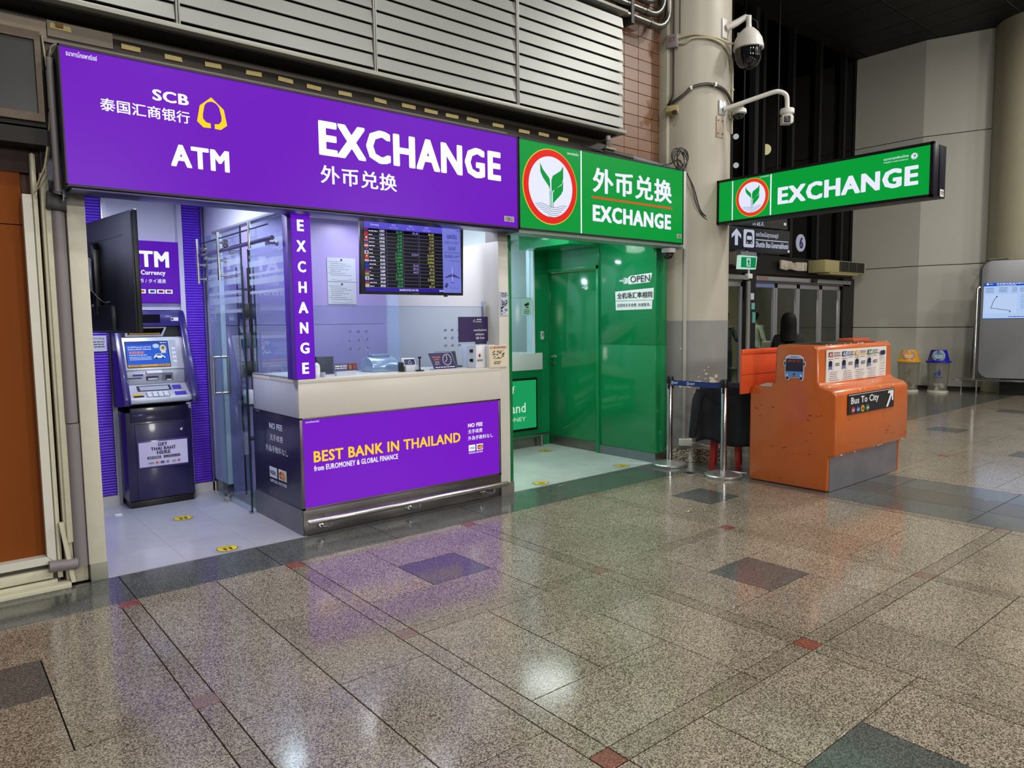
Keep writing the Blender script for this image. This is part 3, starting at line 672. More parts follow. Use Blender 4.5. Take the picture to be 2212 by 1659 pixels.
g = G().ext([(1.35, 1.43), (1.605, 1.43), (1.635, 1.485), (1.35, 1.485)], (0, 6.626, 0), (1, 0, 0), (0, 0, 1), (0, .004, 0)); g.build('mirror', M('#15110c', .05, .5), t)
bx('mirror_strip', (1.36, 1.60, 6.622, 6.627, 1.432, 1.445), M('#8a6420', .5), t)
# fascia: screen panel leaning back, shelf below
def slope(y0, z0, y1, z1):
    d = Vector((0, y1 - y0, z1 - z0)); L = d.length; return d / L, L
vd, L = slope(6.52, 1.14, 6.62, 1.41)
g = G().ext([(0, 0), (.47, 0), (.47, L), (0, L)], (1.285, 6.52, 1.14), (1, 0, 0), vd, (0, .05, 0)); g.build('screen_bezel', SIL, t, .006)
p = P((1.285, 6.52, 1.14), (1, 0, 0), vd); p.L = .003
SB = M('#2c5fd0', emit=.85); SB2 = M('#2a49b0', emit=.8); WS = M('#dfe9ff', emit=.9)
p.rect(.03, .365, .02, .252, M('#0b0d18', .2)); p.layer(5)
p.rect(.036, .358, .045, .22, SB); p.rect(.036, .358, .22, .247, SB2); p.rect(.036, .358, .026, .045, M('#d8a14a', emit=.8)); p.layer(5)
p.text('ผ่อนได้ทั้งรถยนต์ มาที่ SCB', .05, .225, .192, .207, WS, .02); p.text('สินเชื่อรถเพื่อเงิน รีไฟแนนซ์', .05, .225, .172, .187, WS, .02)
p.scrib(.055, .17, .152, .007, M('#ff9a6a', emit=.8)); p.scrib(.055, .17, .140, .007, M('#ff9a6a', emit=.8)); p.scrib(.055, .19, .125, .006, WS)
for k in range(3): p.scrib(.055, .22, .108 - .011 * k, .004, WS)
p.ell(.265, .205, .025, .02, M('#b9d6f2', emit=.8), 20); p.ell(.318, .18, .026, .035, M('#d8d2a8', emit=.8), 20); p.layer(4)
p.ell(.318, .185, .011, .015, M('#2a2020', .8), 14); p.ell(.318, .180, .008, .010, M('#d8a888', emit=.6), 14); p.poly([(.298, .14), (.338, .14), (.33, .166), (.306, .166)], M('#e8ecf4', emit=.7))
p.poly([(.235, .098), (.245, .118), (.262, .134), (.295, .134), (.312, .116), (.325, .108), (.325, .096)], WS); p.layer(3)
p.poly([(.253, .118), (.266, .130), (.29, .130), (.303, .116)], M('#22304a', .5)); p.ell(.256, .097, .009, .010, BLACKM, 12); p.ell(.307, .097, .009, .010, BLACKM, 12)
p.scrib(.05, .13, .031, .007, M('#5a3a10', .6)); p.scrib(.26, .345, .031, .007, M('#5a3a10', .6)); p.scrib(.3, .35, .228, .007, WS)
p.build('screen', t)
p = P((1.285, 6.52, 1.14), (1, 0, 0), vd); p.L = .003
p.rect(.372, .425, .03, .262, M('#9fa3b2', .4)); p.layer(4)
p.build('key_column', t)
for k in range(4):
    zz = .06 + k * .038
    o = Vector((1.285, 6.52, 1.14)) + vd * zz + Vector((.388, -.004, 0)); G().ext([(0, 0), (.03, 0), (.03, .02), (0, .02)], o, (1, 0, 0), vd, (0, .006, 0)).build('screen_key', M('#c9ccd8', .4), t, .001)
p = P(**fy(0, 6.60, 0)); 
bx('middle_fascia', (1.285, 1.755, 6.53, 6.60, 1.02, 1.14), M('#a3a6b6', .35, .3), t, .003)
p = P(**fy(0, 6.53, 0)); p.rect(1.315, 1.42, 1.07, 1.078, BLACKM); p.rect(1.35, 1.43, 1.09, 1.105, M('#2c2a80', .4)); p.rect(1.45, 1.545, 1.05, 1.085, M('#2b2660', .4)); p.layer(3); p.rect(1.465, 1.54, 1.055, 1.07, WHITE); p.rect(1.575, 1.66, 1.045, 1.11, M('#5b5e6e', .4)); p.layer(3); p.rect(1.60, 1.645, 1.055, 1.09, M('#16161e', .3)); p.rect(1.61, 1.645, 1.047, 1.056, WHITE); p.build('slots', t)
g = G().ext([(6.53, 1.135), (6.49, 1.125), (6.49, 1.11), (6.53, 1.10)], (1.45, 0, 0), (0, 1, 0), (0, 0, 1), (.12, 0, 0)); g.build('card_hood', M('#d2d4de', .3), t, .003)
vs_, L2 = slope(6.36, .915, 6.53, 1.02)
g = G().ext([(0, 0), (.47, 0), (.47, L2), (0, L2)], (1.285, 6.36, .915), (1, 0, 0), vs_, (0, .06, -.05)); g.build('keypad_shelf', SIL, t, .004)
bx('shelf_lip', (1.29, 1.752, 6.35, 6.50, .88, .915), M('#b3b6c4', .35, .3), t, .004)
p = P((1.285, 6.36, .915), (1, 0, 0), vs_); p.L = .003
p.rect(.08, .34, .10, .175, M('#30333f', .4)); p.rect(.03, .11, .02, .065, M('#c49a3c', .5)); p.rect(.13, .31, .012, .08, M('#7f8290', .4)); p.rect(.35, .42, .105, .165, M('#4036a0', .4)); p.rect(.35, .44, .02, .07, M('#4036a0', .4)); p.layer(4)
p.rect(.035, .11, .02, .038, BLACKM); p.rect(.10, .32, .105, .16, M('#9a9dab', .4)); p.build('shelf_labels', t)
for r_ in range(4):
    for c_ in range(4):
        o = Vector((1.285, 6.36, .915)) + vs_ * (.016 + .0155 * r_) + Vector((.14 + .042 * c_, 0, 0)) + vs_.cross(Vector((1, 0, 0))) * -.003
        G().ext([(0, 0), (.033, 0), (.033, .011), (0, .011)], o, (1, 0, 0), vs_, (0, -.004, .006)).build('keypad_key', M('#d9dbe4', .4), t)
bx('notice_frame', (1.335, 1.732, 6.440, 6.452, .325, .56), M('#2a2066', .3, coat=.3), t, .004)
p = P(**fy(0, 6.44, 0)); p.rect(1.345, 1.722, .34, .545, M('#c3bcdc', .5)); p.layer(5); NV = M('#2b2358', .6)
p.text('GET', 1.49, 1.565, .507, .535, NV, .04); p.text('THAI BAHT', 1.435, 1.63, .472, .50, NV, .04); p.text('HERE', 1.48, 1.585, .438, .466, NV, .04)
p.rect(1.405, 1.51, .405, .424, NV); p.rect(1.53, 1.66, .405, .424, NV); p.layer(4)
p.text('泰铢兑换提款', 1.415, 1.50, .409, .420, WHITE); p.text('ここでタイバーツを', 1.54, 1.65, .409, .420, WHITE)
p.text('VISA', 1.41, 1.455, .362, .377, NV, .03); p.ell(1.475, .37, .008, .008, M('#cf3a2a', .5), 16); p.ell(1.485, .37, .008, .008, M('#e08a2a', .5), 16); p.rect(1.505, 1.535, .362, .378, M('#234a70', .5)); p.rect(1.55, 1.57, .362, .378, M('#6b6b70', .5)); p.ell(1.61, .37, .017, .008, M('#8f8a9a', .5), 16); p.rect(1.64, 1.655, .362, .378, M('#a0306a', .5))
p.build('notice_print', t)
G().lathe([(.012, 0), (.012, .008), (.005, .012)], (1.685, 6.452, .63), 16, (0, -1, 0)).build('lock', CHROME, t, sm=True)
p = P(**fy(0, 6.45, 0)); p.rect(1.32, 1.41, .765, .785, M('#3a3180', .4)); p.layer(4); p.text('6768', 1.36, 1.385, .77, .78, WHITE); p.build('number_label', t)

t = thing('cash_machine_sign', 'purple lit panel with ATM and Thai Currency above the cash machine', 'sign', (1.52, 6.7, 1.70))
bx('lit_panel', (1.262, 1.797, 6.69, 6.74, 1.703, 2.222), M('#5a14b4', emit=.85), t)
p = P(**fy(0, 6.69, 0)); p.sep = []; WA = M('#f2f4ff', emit=.95)
p.text('ATM', 1.365, 1.718, 2.002, 2.138, WA, .045); p.text('Thai Currency', 1.385, 1.684, 1.925, 1.976, WA, .035); p.text('泰国货币 / タイ通貨', 1.372, 1.684, 1.868, 1.903, WA, .005)
for k, (xx) in enumerate((1.30, 1.38, 1.463, 1.543, 1.61, 1.675)):
    p.rect(xx, xx + .058, 1.78, 1.814, WA)
p.layer(5)
for xx, ca, cb in ((1.463, '#c2452e', '#e09a3a'), (1.543, '#2a63a8', '#2f86b0'), (1.61, '#204a90', '#b02a2a'), (1.675, '#c02838', '#2aa0c0'), (1.30, '#20308a', '#20308a'), (1.38, '#c8872a', '#c8872a')):
    p.ell(xx + .022, 1.797, .013, .011, M(ca, emit=.5), 16); p.ell(xx + .037, 1.797, .013, .011, M(cb, emit=.5), 16)
p.build('card_logos', t)

# ---- black television on a swing arm, seen from behind
t = thing('television', 'large black flat television on a swing arm, seen from behind beside the cash machine', 'television', (1.08, 5.95, 1.46))
a0 = Vector((1.150, 5.30, 1.455)); uu = Vector((-.14, 1.09, 0)).normalized(); vv = Vector((0, 0, 1)); nn = uu.cross(vv)  # nn towards +x
if nn.x < 0: nn = -nn
bk = -nn
TVB = M('#17191f', .38, bump=.02, bscale=300)
G().ext([(0, 0), (1.36, 0), (1.36, .82), (0, .82)], a0, uu, vv, nn * .03).build('panel', BLACK, t, .004)
G().ext([(.01, .01), (1.35, .01), (1.35, .81), (.01, .81)], a0 + bk * .012, uu, vv, nn * .02).build('back_shell', TVB, t, .008)
G().ext([(.35, .01), (1.2, .01), (1.2, .20), (.35, .20)], a0 + bk * .05, uu, vv, nn * .05).build('lower_housing', TVB, t, .02)
G().ext([(.20, .66), (.9, .66), (.9, .668), (.20, .668)], a0 + bk * .015, uu, vv, nn * .006).build('seam_strip', BLACK, t)
for uo in (.62, 1.02):
    G().ext([(uo, .13), (uo + .05, .13), (uo + .055, .2), (uo + .055, .6), (uo + .03, .65), (uo, .6)], a0 + bk * .06, uu, vv, nn * .05).build('mount_rail', M('#0b0b0d', .3), t, .004)
    for zz in (.2, .52): G().lathe([(.012, 0), (.012, .012)], a0 + uu * (uo + .027) + vv * zz + bk * .07, 12, tuple(bk)).build('bolt', CHROME, t)
G().ext([(.64, .30), (1.2, .30), (1.2, .54), (.64, .54)], a0 + bk * .085, uu, vv, nn * .02).build('mount_plate', M('#7b7e8c', .35, .6), t, .003)
G().ext([(.80, .34), (.88, .30), (1.04, .34), (1.04, .46), (.90, .50), (.80, .46)], a0 + bk * .13, uu, vv, nn * .045).build('swivel', BLACK, t, .006)
pw = a0 + uu * .92 + vv * .4 + bk * .12
G().tube([pw, (.90, 6.25, 1.86), (.81, 6.0, 1.86)], .022, 8).build('arm', BLACK, t)
bx('wall_plate', (.80, .815, 5.9, 6.1, 1.7, 2.02), BLACK, t, .003)
G().tube([a0 + uu * .62 + vv * .42 + bk * .1, a0 + uu * .60 + vv * .34 + bk * .11, a0 + uu * .55 + vv * .27 + bk * .08, a0 + uu * .46 + vv * .22 + bk * .06, a0 + uu * .38 + vv * .22 + bk * .05], .003, 6).build('cable', M('#8d8f98', .4), t, sm=True)
t = thing('no_smoking_notice', 'small white printed notice on the ribbed purple cladding under the television', 'notice', (1.10, 6.705, 1.30))
bx('plate', (1.02, 1.205, 6.70, 6.711, 1.30, 1.43), M('#c9cbe2', .5), t); p = P(**fy(1.02, 6.70, 1.30)); p.text('No Smoking', .05, .17, .095, .118, BLACKM); 
for k in range(3): p.scrib(.04, .17, .075 - .02 * k, .007, BLACKM)
p.build('print', t)
tag(bx('paper_scrap', (1.125, 1.175, 6.30, 6.37, .0025, .006), WHITE, None), 'small white paper scrap on the booth floor by the pillar', 'paper')

# ---- glass partition beside the counter, sliding glass door with rail
t = thing('glass_partition', 'fixed glass pane standing on the left end of the white counter', 'glass pane', (2.03, 5.25, 1.12))
bx('pane', (2.026, 2.036, 4.86, 5.64, 1.122, 2.285), CLEAR, t); bx('base_channel', (2.018, 2.044, 4.87, 5.64, 1.118, 1.128), ALU, t); bx('edge_seal', (2.022, 2.040, 5.64, 5.655, 1.12, 2.09), BLACK, t)
for k in range(6):
    z = 1.74 + k * .068; bx('frosted_band', (2.0225, 2.0245, 4.87, 5.63, z, z + (.045 if k % 2 else .02)), FROST, t)
t = thing('sliding_glass_door', 'clear glass sliding door with long steel pull handles and frosted bands', 'door', (1.965, 6.0, 0))
bx('pane', (1.960, 1.970, 5.632, 6.44, .016, 2.26), CLEAR, t); bx('pane_edge', (1.959, 1.971, 5.625, 5.632, .016, 2.26), M('#12343a', .2), t)
for k in range(7):
    z = 1.60 + k * .075; bx('frosted_band', (1.9565, 1.9585, 5.64, 6.43, z, z + (.05 if k % 2 else .025)), FROST, t)
for sx in (-1, 1):
    xx = 1.965 + sx * .062
    h = G().tube([(1.965 + sx * .006, 6.23, .93), (xx, 6.23, .93)], .011).tube([(1.965 + sx * .006, 6.23, 1.235), (xx, 6.23, 1.235)], .011).tube([(xx, 6.23, .915), (xx, 6.23, 1.25)], .013, 12).build('pull_handle', STEEL, t, sm=True)
bx('floor_guide', (1.945, 1.985, 6.16, 6.27, .003, .06), STEEL, t, .003); G().lathe([(.012, 0), (.012, .006)], (1.945, 6.215, .035), 12, (-1, 0, 0)).build('guide_screw', CHROME, t)
bx('corner_clip', (1.952, 1.978, 5.63, 5.67, .003, .02), STEEL, t)
t = thing('sliding_rail', 'steel rail with rollers and hanger bars above the sliding glass door', 'door rail', (1.93, 5.7, 2.1))
G().tube([(1.93, 4.90, 2.10), (1.93, 6.5, 2.10)], .016, 12).build('rail', M('#8d8ba4', .22, 1.0), t, sm=True)
G().tube([(1.93, 4.98, 2.20), (1.93, 6.46, 2.20)], .006, 8).build('rod', M('#4a4a5a', .3, 1.0), t, sm=True)
for yy in (5.02, 5.78, 6.42):
    G().lathe([(.02, 0), (.02, .02), (.012, .022), (.012, .07), (.018, .072), (.018, .085)], (1.93, yy, 2.075), 14, (1, 0, 0)).build('stand_off', STEEL, t, sm=True)
for yy in (5.95, 6.5):
    g = G().tube([(1.90, yy, 1.86), (1.90, yy, 2.24)], .013, 12)
    for zz in (1.90, 2.02, 2.16): g.tube([(1.90, yy, zz), (1.958, yy, zz)], .010, 10).lathe([(.018, 0), (.018, .014)], (1.945, yy, zz), 12, (1, 0, 0))
    g.build('hanger_bar', STEEL, t, sm=True)
    G().lathe([(.03, -.014), (.034, 0), (.03, .014)], (1.93, yy - .08, 2.145), 20, (1, 0, 0)).build('roller', STEEL2, t, sm=True)
for yy in (5.30,):
    G().tube([(1.915, yy, 2.06), (1.915, yy, 2.25)], .012, 12).build('hanger_bar', STEEL, t, sm=True)

# ---- counter
NAVY = M('#1d1a3f', .25, coat=.2)
t = thing('exchange_counter', 'white topped money exchange counter with purple lit front panel', 'counter', (2.9, 5.1, 0))
CT = M('#cbc6be', .33, bump=.01); CTL = M('#cbc6be', .3)
bx('worktop', (2.02, 3.82, 4.77, 5.30, 1.085, 1.118), CTL, t, .003)
bx('worktop_return', (2.02, 2.52, 5.30, 5.655, 1.085, 1.118), CTL, t, .003)
bx('front_apron', (2.02, 3.822, 4.771, 4.80, .845, 1.086), CT, t, .003)
bx('side_apron', (2.021, 2.05, 4.80, 5.655, .845, 1.086), M('#b6b8c4', .33), t, .003)
bx('navy_side', (2.030, 2.045, 4.79, 5.70, .18, .845), NAVY, t); 
bx('plinth', (2.028, 3.83, 4.782, 5.70, 0.001, .185), M('#77736f', .3, .9, wear=.25, wscale=3), t, .002)
bx('plinth_side', (2.022, 2.03, 4.79, 5.70, .001, .185), M('#8e8c90', .38, .8, wear=.2, wscale=5), t)
bx('carcass', (2.05, 3.80, 4.81, 5.28, .19, 1.08), M('#3a3a4a', .6), t)
g = G(); g.box(2.022, 3.82, 4.772, 4.79, .832, .845).box(2.022, 3.82, 4.772, 4.79, .185, .202).box(2.022, 2.042, 4.772, 4.79, .185, .845).box(3.80, 3.82, 4.772, 4.79, .185, .845)
g.build('panel_frame', M('#6d6468', .3, .8), t, .001)
bx('lit_panel', (2.042, 3.80, 4.777, 4.80, .202, .832), M('#7a1ccb', emit=.85), t)
p = P(**fy(0, 4.777, 0)); p.sep = []; YL = M('#ffd028', emit=.95)
p.text('BEST BANK IN THAILAND', 2.117, 3.396, .520, .602, YL, .03); p.text('from EUROMONEY & GLOBAL FINANCE', 2.117, 2.803, .458, .498, WA, .03)
p.text('NO FEE', 3.475, 3.626, .631, .664, WA, .05); p.text('无手续费', 3.474, 3.623, .578, .613, WA, .01); p.text('外為手数料なし', 3.473, 3.737, .522, .557, WA, .01)
p.text('ธนาคารไทยพาณิชย์', 2.066, 2.167, .808, .822, WA, .005)
p.rect(3.478, 3.546, .43, .482, WA); p.rect(3.559, 3.626, .43, .482, WA); p.text('OFFICIAL PARTNER', 3.477, 3.625, .408, .421, WA, .02); p.layer(6)
p.text('VISA', 3.486, 3.538, .446, .466, M('#3a7a9a', emit=.5), .03); p.ell(3.583, .456, .020, .020, M('#c8402c', emit=.6), 20); p.layer(2); p.ell(3.603, .456, .020, .020, M('#e0912c', emit=.6), 20); p.layer(2); p.text('MasterCard', 3.567, 3.620, .450, .460, WA)
p.build('card_logos', t)
p = P(**fx(2.030, 0, 0)); p.sep = []; WN = M('#d5d9ea', .5)
p.text('NO FEE', -5.363, -5.108, .716, .762, WN, .04); p.text('无手续费', -5.358, -5.105, .626, .676, WN, .008); p.text('外為手数料なし', -5.452, -5.02, .536, .587, WN, .006)
p.rect(-5.392, -5.243, .339, .420, M('#d9dbe2', .5)); p.rect(-5.213, -5.064, .341, .423, M('#e0ddd8', .5)); p.text('OFFICIAL PARTNER', -5.387, -5.064, .300, .324, WN, .02); p.text('ธนาคารไทยพาณิชย์', -5.64, -5.56, .826, .838, WN); p.layer(6)
p.text('VISA', -5.375, -5.26, .363, .395, M('#273a78', .5), .04); p.ell(-5.157, .381, .038, .028, M('#b03a2c', .5), 24); p.layer(3); p.ell(-5.118, .381, .038, .028, M('#d98a30', .5), 24); p.layer(3); p.text('MasterCard', -5.195, -5.08, .374, .388, WHITE)
p.build('card_logos', t)
t = thing('bumper_rail', 'low stainless steel bumper rail along the foot of the purple counter', 'rail', (2.9, 4.66, 0))
G().tube([(2.005, 4.66, .130), (2.02, 4.66, .130), (3.79, 4.66, .130), (3.806, 4.66, .130)], [.012, .0215, .0215, .012], 16).build('tube', STEEL, t, sm=True)
for xx in (2.15, 2.887, 3.622):
    G().tube([(xx + .03, 4.66, .122), (xx + .035, 4.67, .085), (xx + .03, 4.69, .065), (xx + .012, 4.71, .062), (xx, 4.745, .064), (xx, 4.78, .066)], .009, 10).build('bracket', CHROME, t, sm=True)
    G().lathe([(.03, 0), (.03, .006), (.022, .010), (.018, .018)], (xx, 4.781, .068), 20, (0, -1, 0)).build('rose', CHROME, t, sm=True)

t = thing('vertical_sign', 'narrow purple lit column with EXCHANGE in stacked white letters', 'sign', (2.07, 4.85, 1.118))
bx('case', (1.985, 2.150, 4.772, 4.86, 1.119, 2.29), M('#431c98', .5), t, .002)
bx('lit_face', (2.012, 2.149, 4.766, 4.774, 1.122, 2.285), M('#6a16c8', emit=.9), t); bx('cap', (1.985, 2.155, 4.775, 4.87, 2.29, 2.35), M('#0e0b18', .4), t)
p = P(**fy(0, 4.766, 0)); p.sep = []
for k, ch in enumerate('EXCHANGE'):
    zc = 2.178 - k * .1403; wd = {'H': .030, 'A': .036, 'N': .031, 'G': .034, 'C': .03, 'E': .025, 'X': .034}[ch]
    p.text(ch, 2.077 - wd, 2.077 + wd, zc - .039, zc + .039, W_LIT, .05)
p.build('lettering', t)

# ---- glass barrier with speaking holes
t = thing('counter_glass', 'long low glass barrier with drilled speaking holes on the white counter', 'glass pane', (3.0, 4.95, 1.118))
bx('pane', (2.165, 3.815, 4.945, 4.955, 1.12, 1.632), CLEAR2, t)
bx('top_edge', (2.165, 3.815, 4.9445, 4.9555, 1.632, 1.635), M('#5d7f96', .2), t)
for xa, zs in ((2.515, 1.44), (3.385, 1.438)):
    for i in range(3):
        for j in range(3):
            G().lathe([(.011, 0), (.011, .014), (.007, .014), (.007, 0)], (xa + i * .070, 4.943, zs - j * .064), 12, (0, 1, 0), cap=False).build('hole_ring', M('#c9d2e6', .15, .6), t, sm=True)
bx('clamp', (3.775, 3.80, 4.93, 4.97, 1.54, 1.68), ALU, t, .002)

# ---- rate screen
t = thing('rate_screen', 'black hanging screen listing currency rates beside a blue panel with an aeroplane', 'screen', (3.13, 5.0, 1.73))
YM = 4.985
G().ext([(2.64, 1.728), (3.60, 1.728), (3.615, 2.308), (2.655, 2.308)], (0, YM, 0), (1, 0, 0), (0, 0, 1), (0, .035, 0)).build('bezel', BLACK, t, .003)
bx('bracket', (3.0, 3.05, 5.02, 5.06, 2.2, 2.50), BLACK, t); bx('bracket', (3.07, 3.085, 5.02, 5.06, 2.2, 2.50), ALU, t)
bx('sensor', (3.41, 3.44, 4.985, 5.0, 1.716, 1.73), BLACK, t)
p = P(**fy(2.675, YM, 1.75)); p.L = .002
W_, H_ = .905, .535
HD = M('#5a4fd0', emit=.8); LI = M('#8a84d8', emit=.6); GT = M('#3bd65a', emit=.8); YT = M('#e0d860', emit=.8); VT = M('#b9a8ff', emit=.85); WT = M('#e8e8ff', emit=.9); BK = M('#050508', .3, emit=.02)
p.rect(0, .72, 0, H_, BK); p.rect(.722, W_, 0, H_, M('#7f86e6', emit=.75)); p.layer(4)
p.rect(0, .72, H_ - .055, H_, HD); p.rect(0, .72, 0, .028, M('#2a16a8', emit=.7))
rws = [('USD', '33.75', '35.43', '36.25', '#b03a4a', '#2a3a90'), ('CNY', '4.46', '-', '5.23', '#c8281e', '#c8281e'), ('HKD', '4.22', '-', '4.74', '#c8281e', '#c8281e'), ('MYR', '6.43', '-', '7.95', '#c8808a', '#2a3a90'),
       ('SGD', '25.49', '-', '27.17', '#d04a5a', '#e8e8f0'), ('TWD', '0.83', '-', '1.31', '#c8281e', '#2a3a90'), ('JPY', '0.2225', '0.2319', '0.2489', '#e8e8f4', '#e8e8f4'), ('VND', '0.0009', '-', '0.0018', '#d0301e', '#d0301e'),
       ('IDR', '0.0012', '-', '0.0036', '#d0301e', '#e8e8f0'), ('AUD', '21.88', '22.62', '24.36', '#202a90', '#202a90'), ('EUR', '36.99', '38.24', '39.5', '#1a22b0', '#1a22b0'), ('GBP', '42.99', '44.57', '47.73', '#27307a', '#c03040'),
       ('INR', '0.1847', '-', '0.45', '#e0a060', '#4a9a50'), ('KRW', '0.0228', '-', '0.0065', '#e8e8f4', '#e8e8f4'), ('PHP', '0.43', '-', '0.7', '#2a40b0', '#c03040'), ('BND', '25.04', '-', '27.14', '#d8c860', '#d8d8d8')]
names = 'UNITED STATES,CHINA,HONGKONG,MALAYSIA,SINGAPORE,TAIWAN,JAPAN,VIETNAM,INDONESIA,AUSTRALIA,EURO,UK,INDIA,KOREA,PHILIPPINES,BRUNEI'.split(',')
rh = (H_ - .055 - .03) / 16
for k, (c, b_, m_, s_2, f1, f2) in enumerate(rws):
    z = H_ - .055 - (k + 1) * rh
    p.rect(0, .72, z - .0006, z + .0012, LI)
    p.rect(.001, .036, z + rh * .5, z + rh - .002, M(f1, emit=.6)); p.rect(.001, .036, z + .002, z + rh * .5, M(f2, emit=.6))
    p.text(c, .135, .18, z + .005, z + rh - .006, WT, .03)
    p.scrib(.042, .042 + .006 * len(names[k]), z + .006, .006, WT)
    for col_, val, mm_ in ((.335, b_, GT), (.485, m_, VT), (.635, s_2, YT)):
        wd = .0105 * len(val) if val != '-' else .006
        if val == '-': p.rect(col_ - wd, col_, z + rh * .45, z + rh * .52, VT)
        else: p.text(val, col_ - wd, col_, z + .006, z + rh - .007, mm_, .01)
for xx in (.195, .345, .495): p.rect(xx, xx + .0015, .03, H_, LI)
p.layer(5)
p.ell(.0185, H_ - .055 - 6.5 * rh, .007, .009, M('#201820', .5), 12); p.ell(.0185, H_ - .055 - 13.5 * rh, .007, .009, M('#3a3a9a', .5), 12); p.ell(.0185, H_ - .055 - 2.5 * rh, .008, .008, WT, 5); p.ell(.0185, H_ - .055 - 7.5 * rh, .008, .008, YT, 5)
p.text('Currency', .055, .13, H_ - .038, H_ - .018, WT)
for xx, a, b_ in ((.23, 'Bank', 'Buys Notes'), (.385, 'Bank', 'Buys TC'), (.535, 'Bank', 'Sells Notes')):
    p.text(a, xx + .015, xx + .05, H_ - .024, H_ - .010, VT); p.text(b_, xx - .005, xx + .07, H_ - .046, H_ - .031, VT)
p.text('BANKNOTES NO FEE', .30, .475, .006, .021, WT, .01); p.text('BAN', .68, .718, .006, .021, WT, .01)
DB = M('#2a2a90', .5)
p.text('แลกเงิน', .765, .86, .445, .485, DB, .02); p.text('10,000 บาท มีสิทธิ์', .74, .88, .400, .428, DB); p.text('รับทันที', .775, .85, .352, .385, DB, .02); p.text('ประกันภัยเดินทางต่างประเทศ', .728, .898, .326, .342, DB); p.text('50,000 บาท**', .737, .895, .285, .315, DB, .01); p.scrib(.79, .895, .262, .004, DB); p.text('SCB', .86, .9, .508, .523, DB, .02)
p.ell(.812, .15, .007, .075, M('#a6a9f2', emit=.7), 20); p.poly([(.808, .16), (.735, .125), (.735, .12), (.812, .135), (.89, .12), (.89, .125), (.816, .16)], DB)
p.ell(.800, .132, .004, .006, DB, 10); p.ell(.826, .132, .004, .006, DB, 10); p.poly([(.806, .09), (.79, .078), (.812, .082), (.834, .078), (.818, .09)], DB)
p.poly([(.73, .05), (.75, .085), (.772, .068), (.752, .035)], DB)
for k in range(7): p.line([(.78 + k * .014, .03 + .01 * (k % 2)), (.788 + k * .014, .055 - .01 * (k % 3)), (.796 + k * .014, .03)], .0015, DB)
p.build('display', t)
bx('logo_bar', (3.10, 3.16, YM - .001, YM, 1.736, 1.741), M('#55555c', .3), t)

# ---- things on the purple counter
ZC = 1.1185
t = thing('hand_sanitiser', 'clear pump bottle with black pump at the left end of the counter', 'bottle', (2.205, 4.88, ZC))
G().lathe([(.026, 0), (.028, .004), (.028, .085), (.020, .098), (.012, .103), (.012, .108)], (2.205, 4.88, ZC), 20).build('body', M('#c8d4de', .25), t, sm=True)
G().lathe([(.0285, .02), (.0285, .075)], (2.205, 4.88, ZC), 20, cap=False).build('paper_label', M('#e4e6ea', .5), t, sm=True)
G().lathe([(.013, .108), (.013, .125), (.005, .127), (.005, .148)], (2.205, 4.88, ZC), 14).tube([(2.205, 4.88, ZC + .148), (2.19, 4.87, ZC + .15), (2.172, 4.862, ZC + .143)], .005, 8).build('pump', BLACK, t, sm=True)
tag(G().lathe([(.018, 0), (.018, .035), (.015, .035), (.015, .004)], (2.25, 4.865, ZC), 18, cap=False).build('small_cup', M('#9ca6b8', .1), None, sm=True, org=(2.25, 4.865, ZC)), 'small clear cup beside the pump bottle on the counter', 'cup')
t = thing('monitor', 'black computer monitor back behind the glass, beside the pump bottle', 'monitor', (2.36, 5.15, ZC))
bx('stand', (2.26, 2.47, 5.12, 5.22, ZC, ZC + .02), BLACK, t, .004); bx('screen_back', (2.255, 2.475, 5.15, 5.175, ZC + .02, ZC + .135), M('#15161a', .4), t, .006)
p = P(**fy(0, 5.15, 0)); p.text('acer', 2.31, 2.41, 1.195, 1.222, M('#3f434c', .3)); p.build('maker_mark', t)
t = thing('counter_plaque', 'small blue leaning notice plate with a dark red emblem patch', 'sign', (2.46, 4.93, ZC))
G().ext([(2.355, 0), (2.55, 0), (2.545, .058), (2.35, .060)], (0, 4.90, 1.150), (1, 0, 0), (0, .1, 1), (0, .004, 0)).build('plate', M('#23286a', .3), t)
bx('foot', (2.37, 2.53, 4.89, 4.93, ZC, 1.151), M('#b9c4d6', .1), t)
p = P((2.355, 4.8995, 1.150), (1, 0, 0), (0, .1, 1)); p.scrib(.01, .105, .035, .008, WHITE); p.scrib(.01, .10, .02, .006, WHITE); p.rect(.112, .185, .008, .052, M('#3a1218', .4)); p.layer(4); p.ell(.13, .03, .014, .018, M('#8a5a2a', .4), 14); p.rect(.15, .18, .012, .048, M('#7a1f28', .4)); p.build('print', t)
t = thing('note_counter', 'rounded silver banknote counting machine behind the counter glass', 'machine', (2.86, 5.13, ZC))
g = G().ext([(5.02, 0), (5.24, 0), (5.24, .07), (5.20, .105), (5.12, .118), (5.06, .10), (5.025, .06)], (2.74, 0, ZC), (0, 1, 0), (0, 0, 1), (.24, 0, 0)); g.build('body', M('#9fb0cc', .22, .5), t, .012)
bx('hopper', (2.78, 2.94, 5.10, 5.18, ZC + .11, ZC + .135), M('#7f90ae', .3, .4), t, .003); G().tube([(2.80, 5.2, ZC + .10), (2.80, 5.2, ZC + .15)], .002, 6).tube([(2.90, 5.2, ZC + .10), (2.90, 5.2, ZC + .15)], .002, 6).build('guide_pin', CHROME, t)
t = thing('card_terminal', 'white card terminal with a navy screen behind the counter edge', 'terminal', (3.0, 4.90, ZC))
bx('base', (2.955, 3.075, 4.88, 4.99, ZC, ZC + .045), M('#b9bfd0', .35), t, .005)
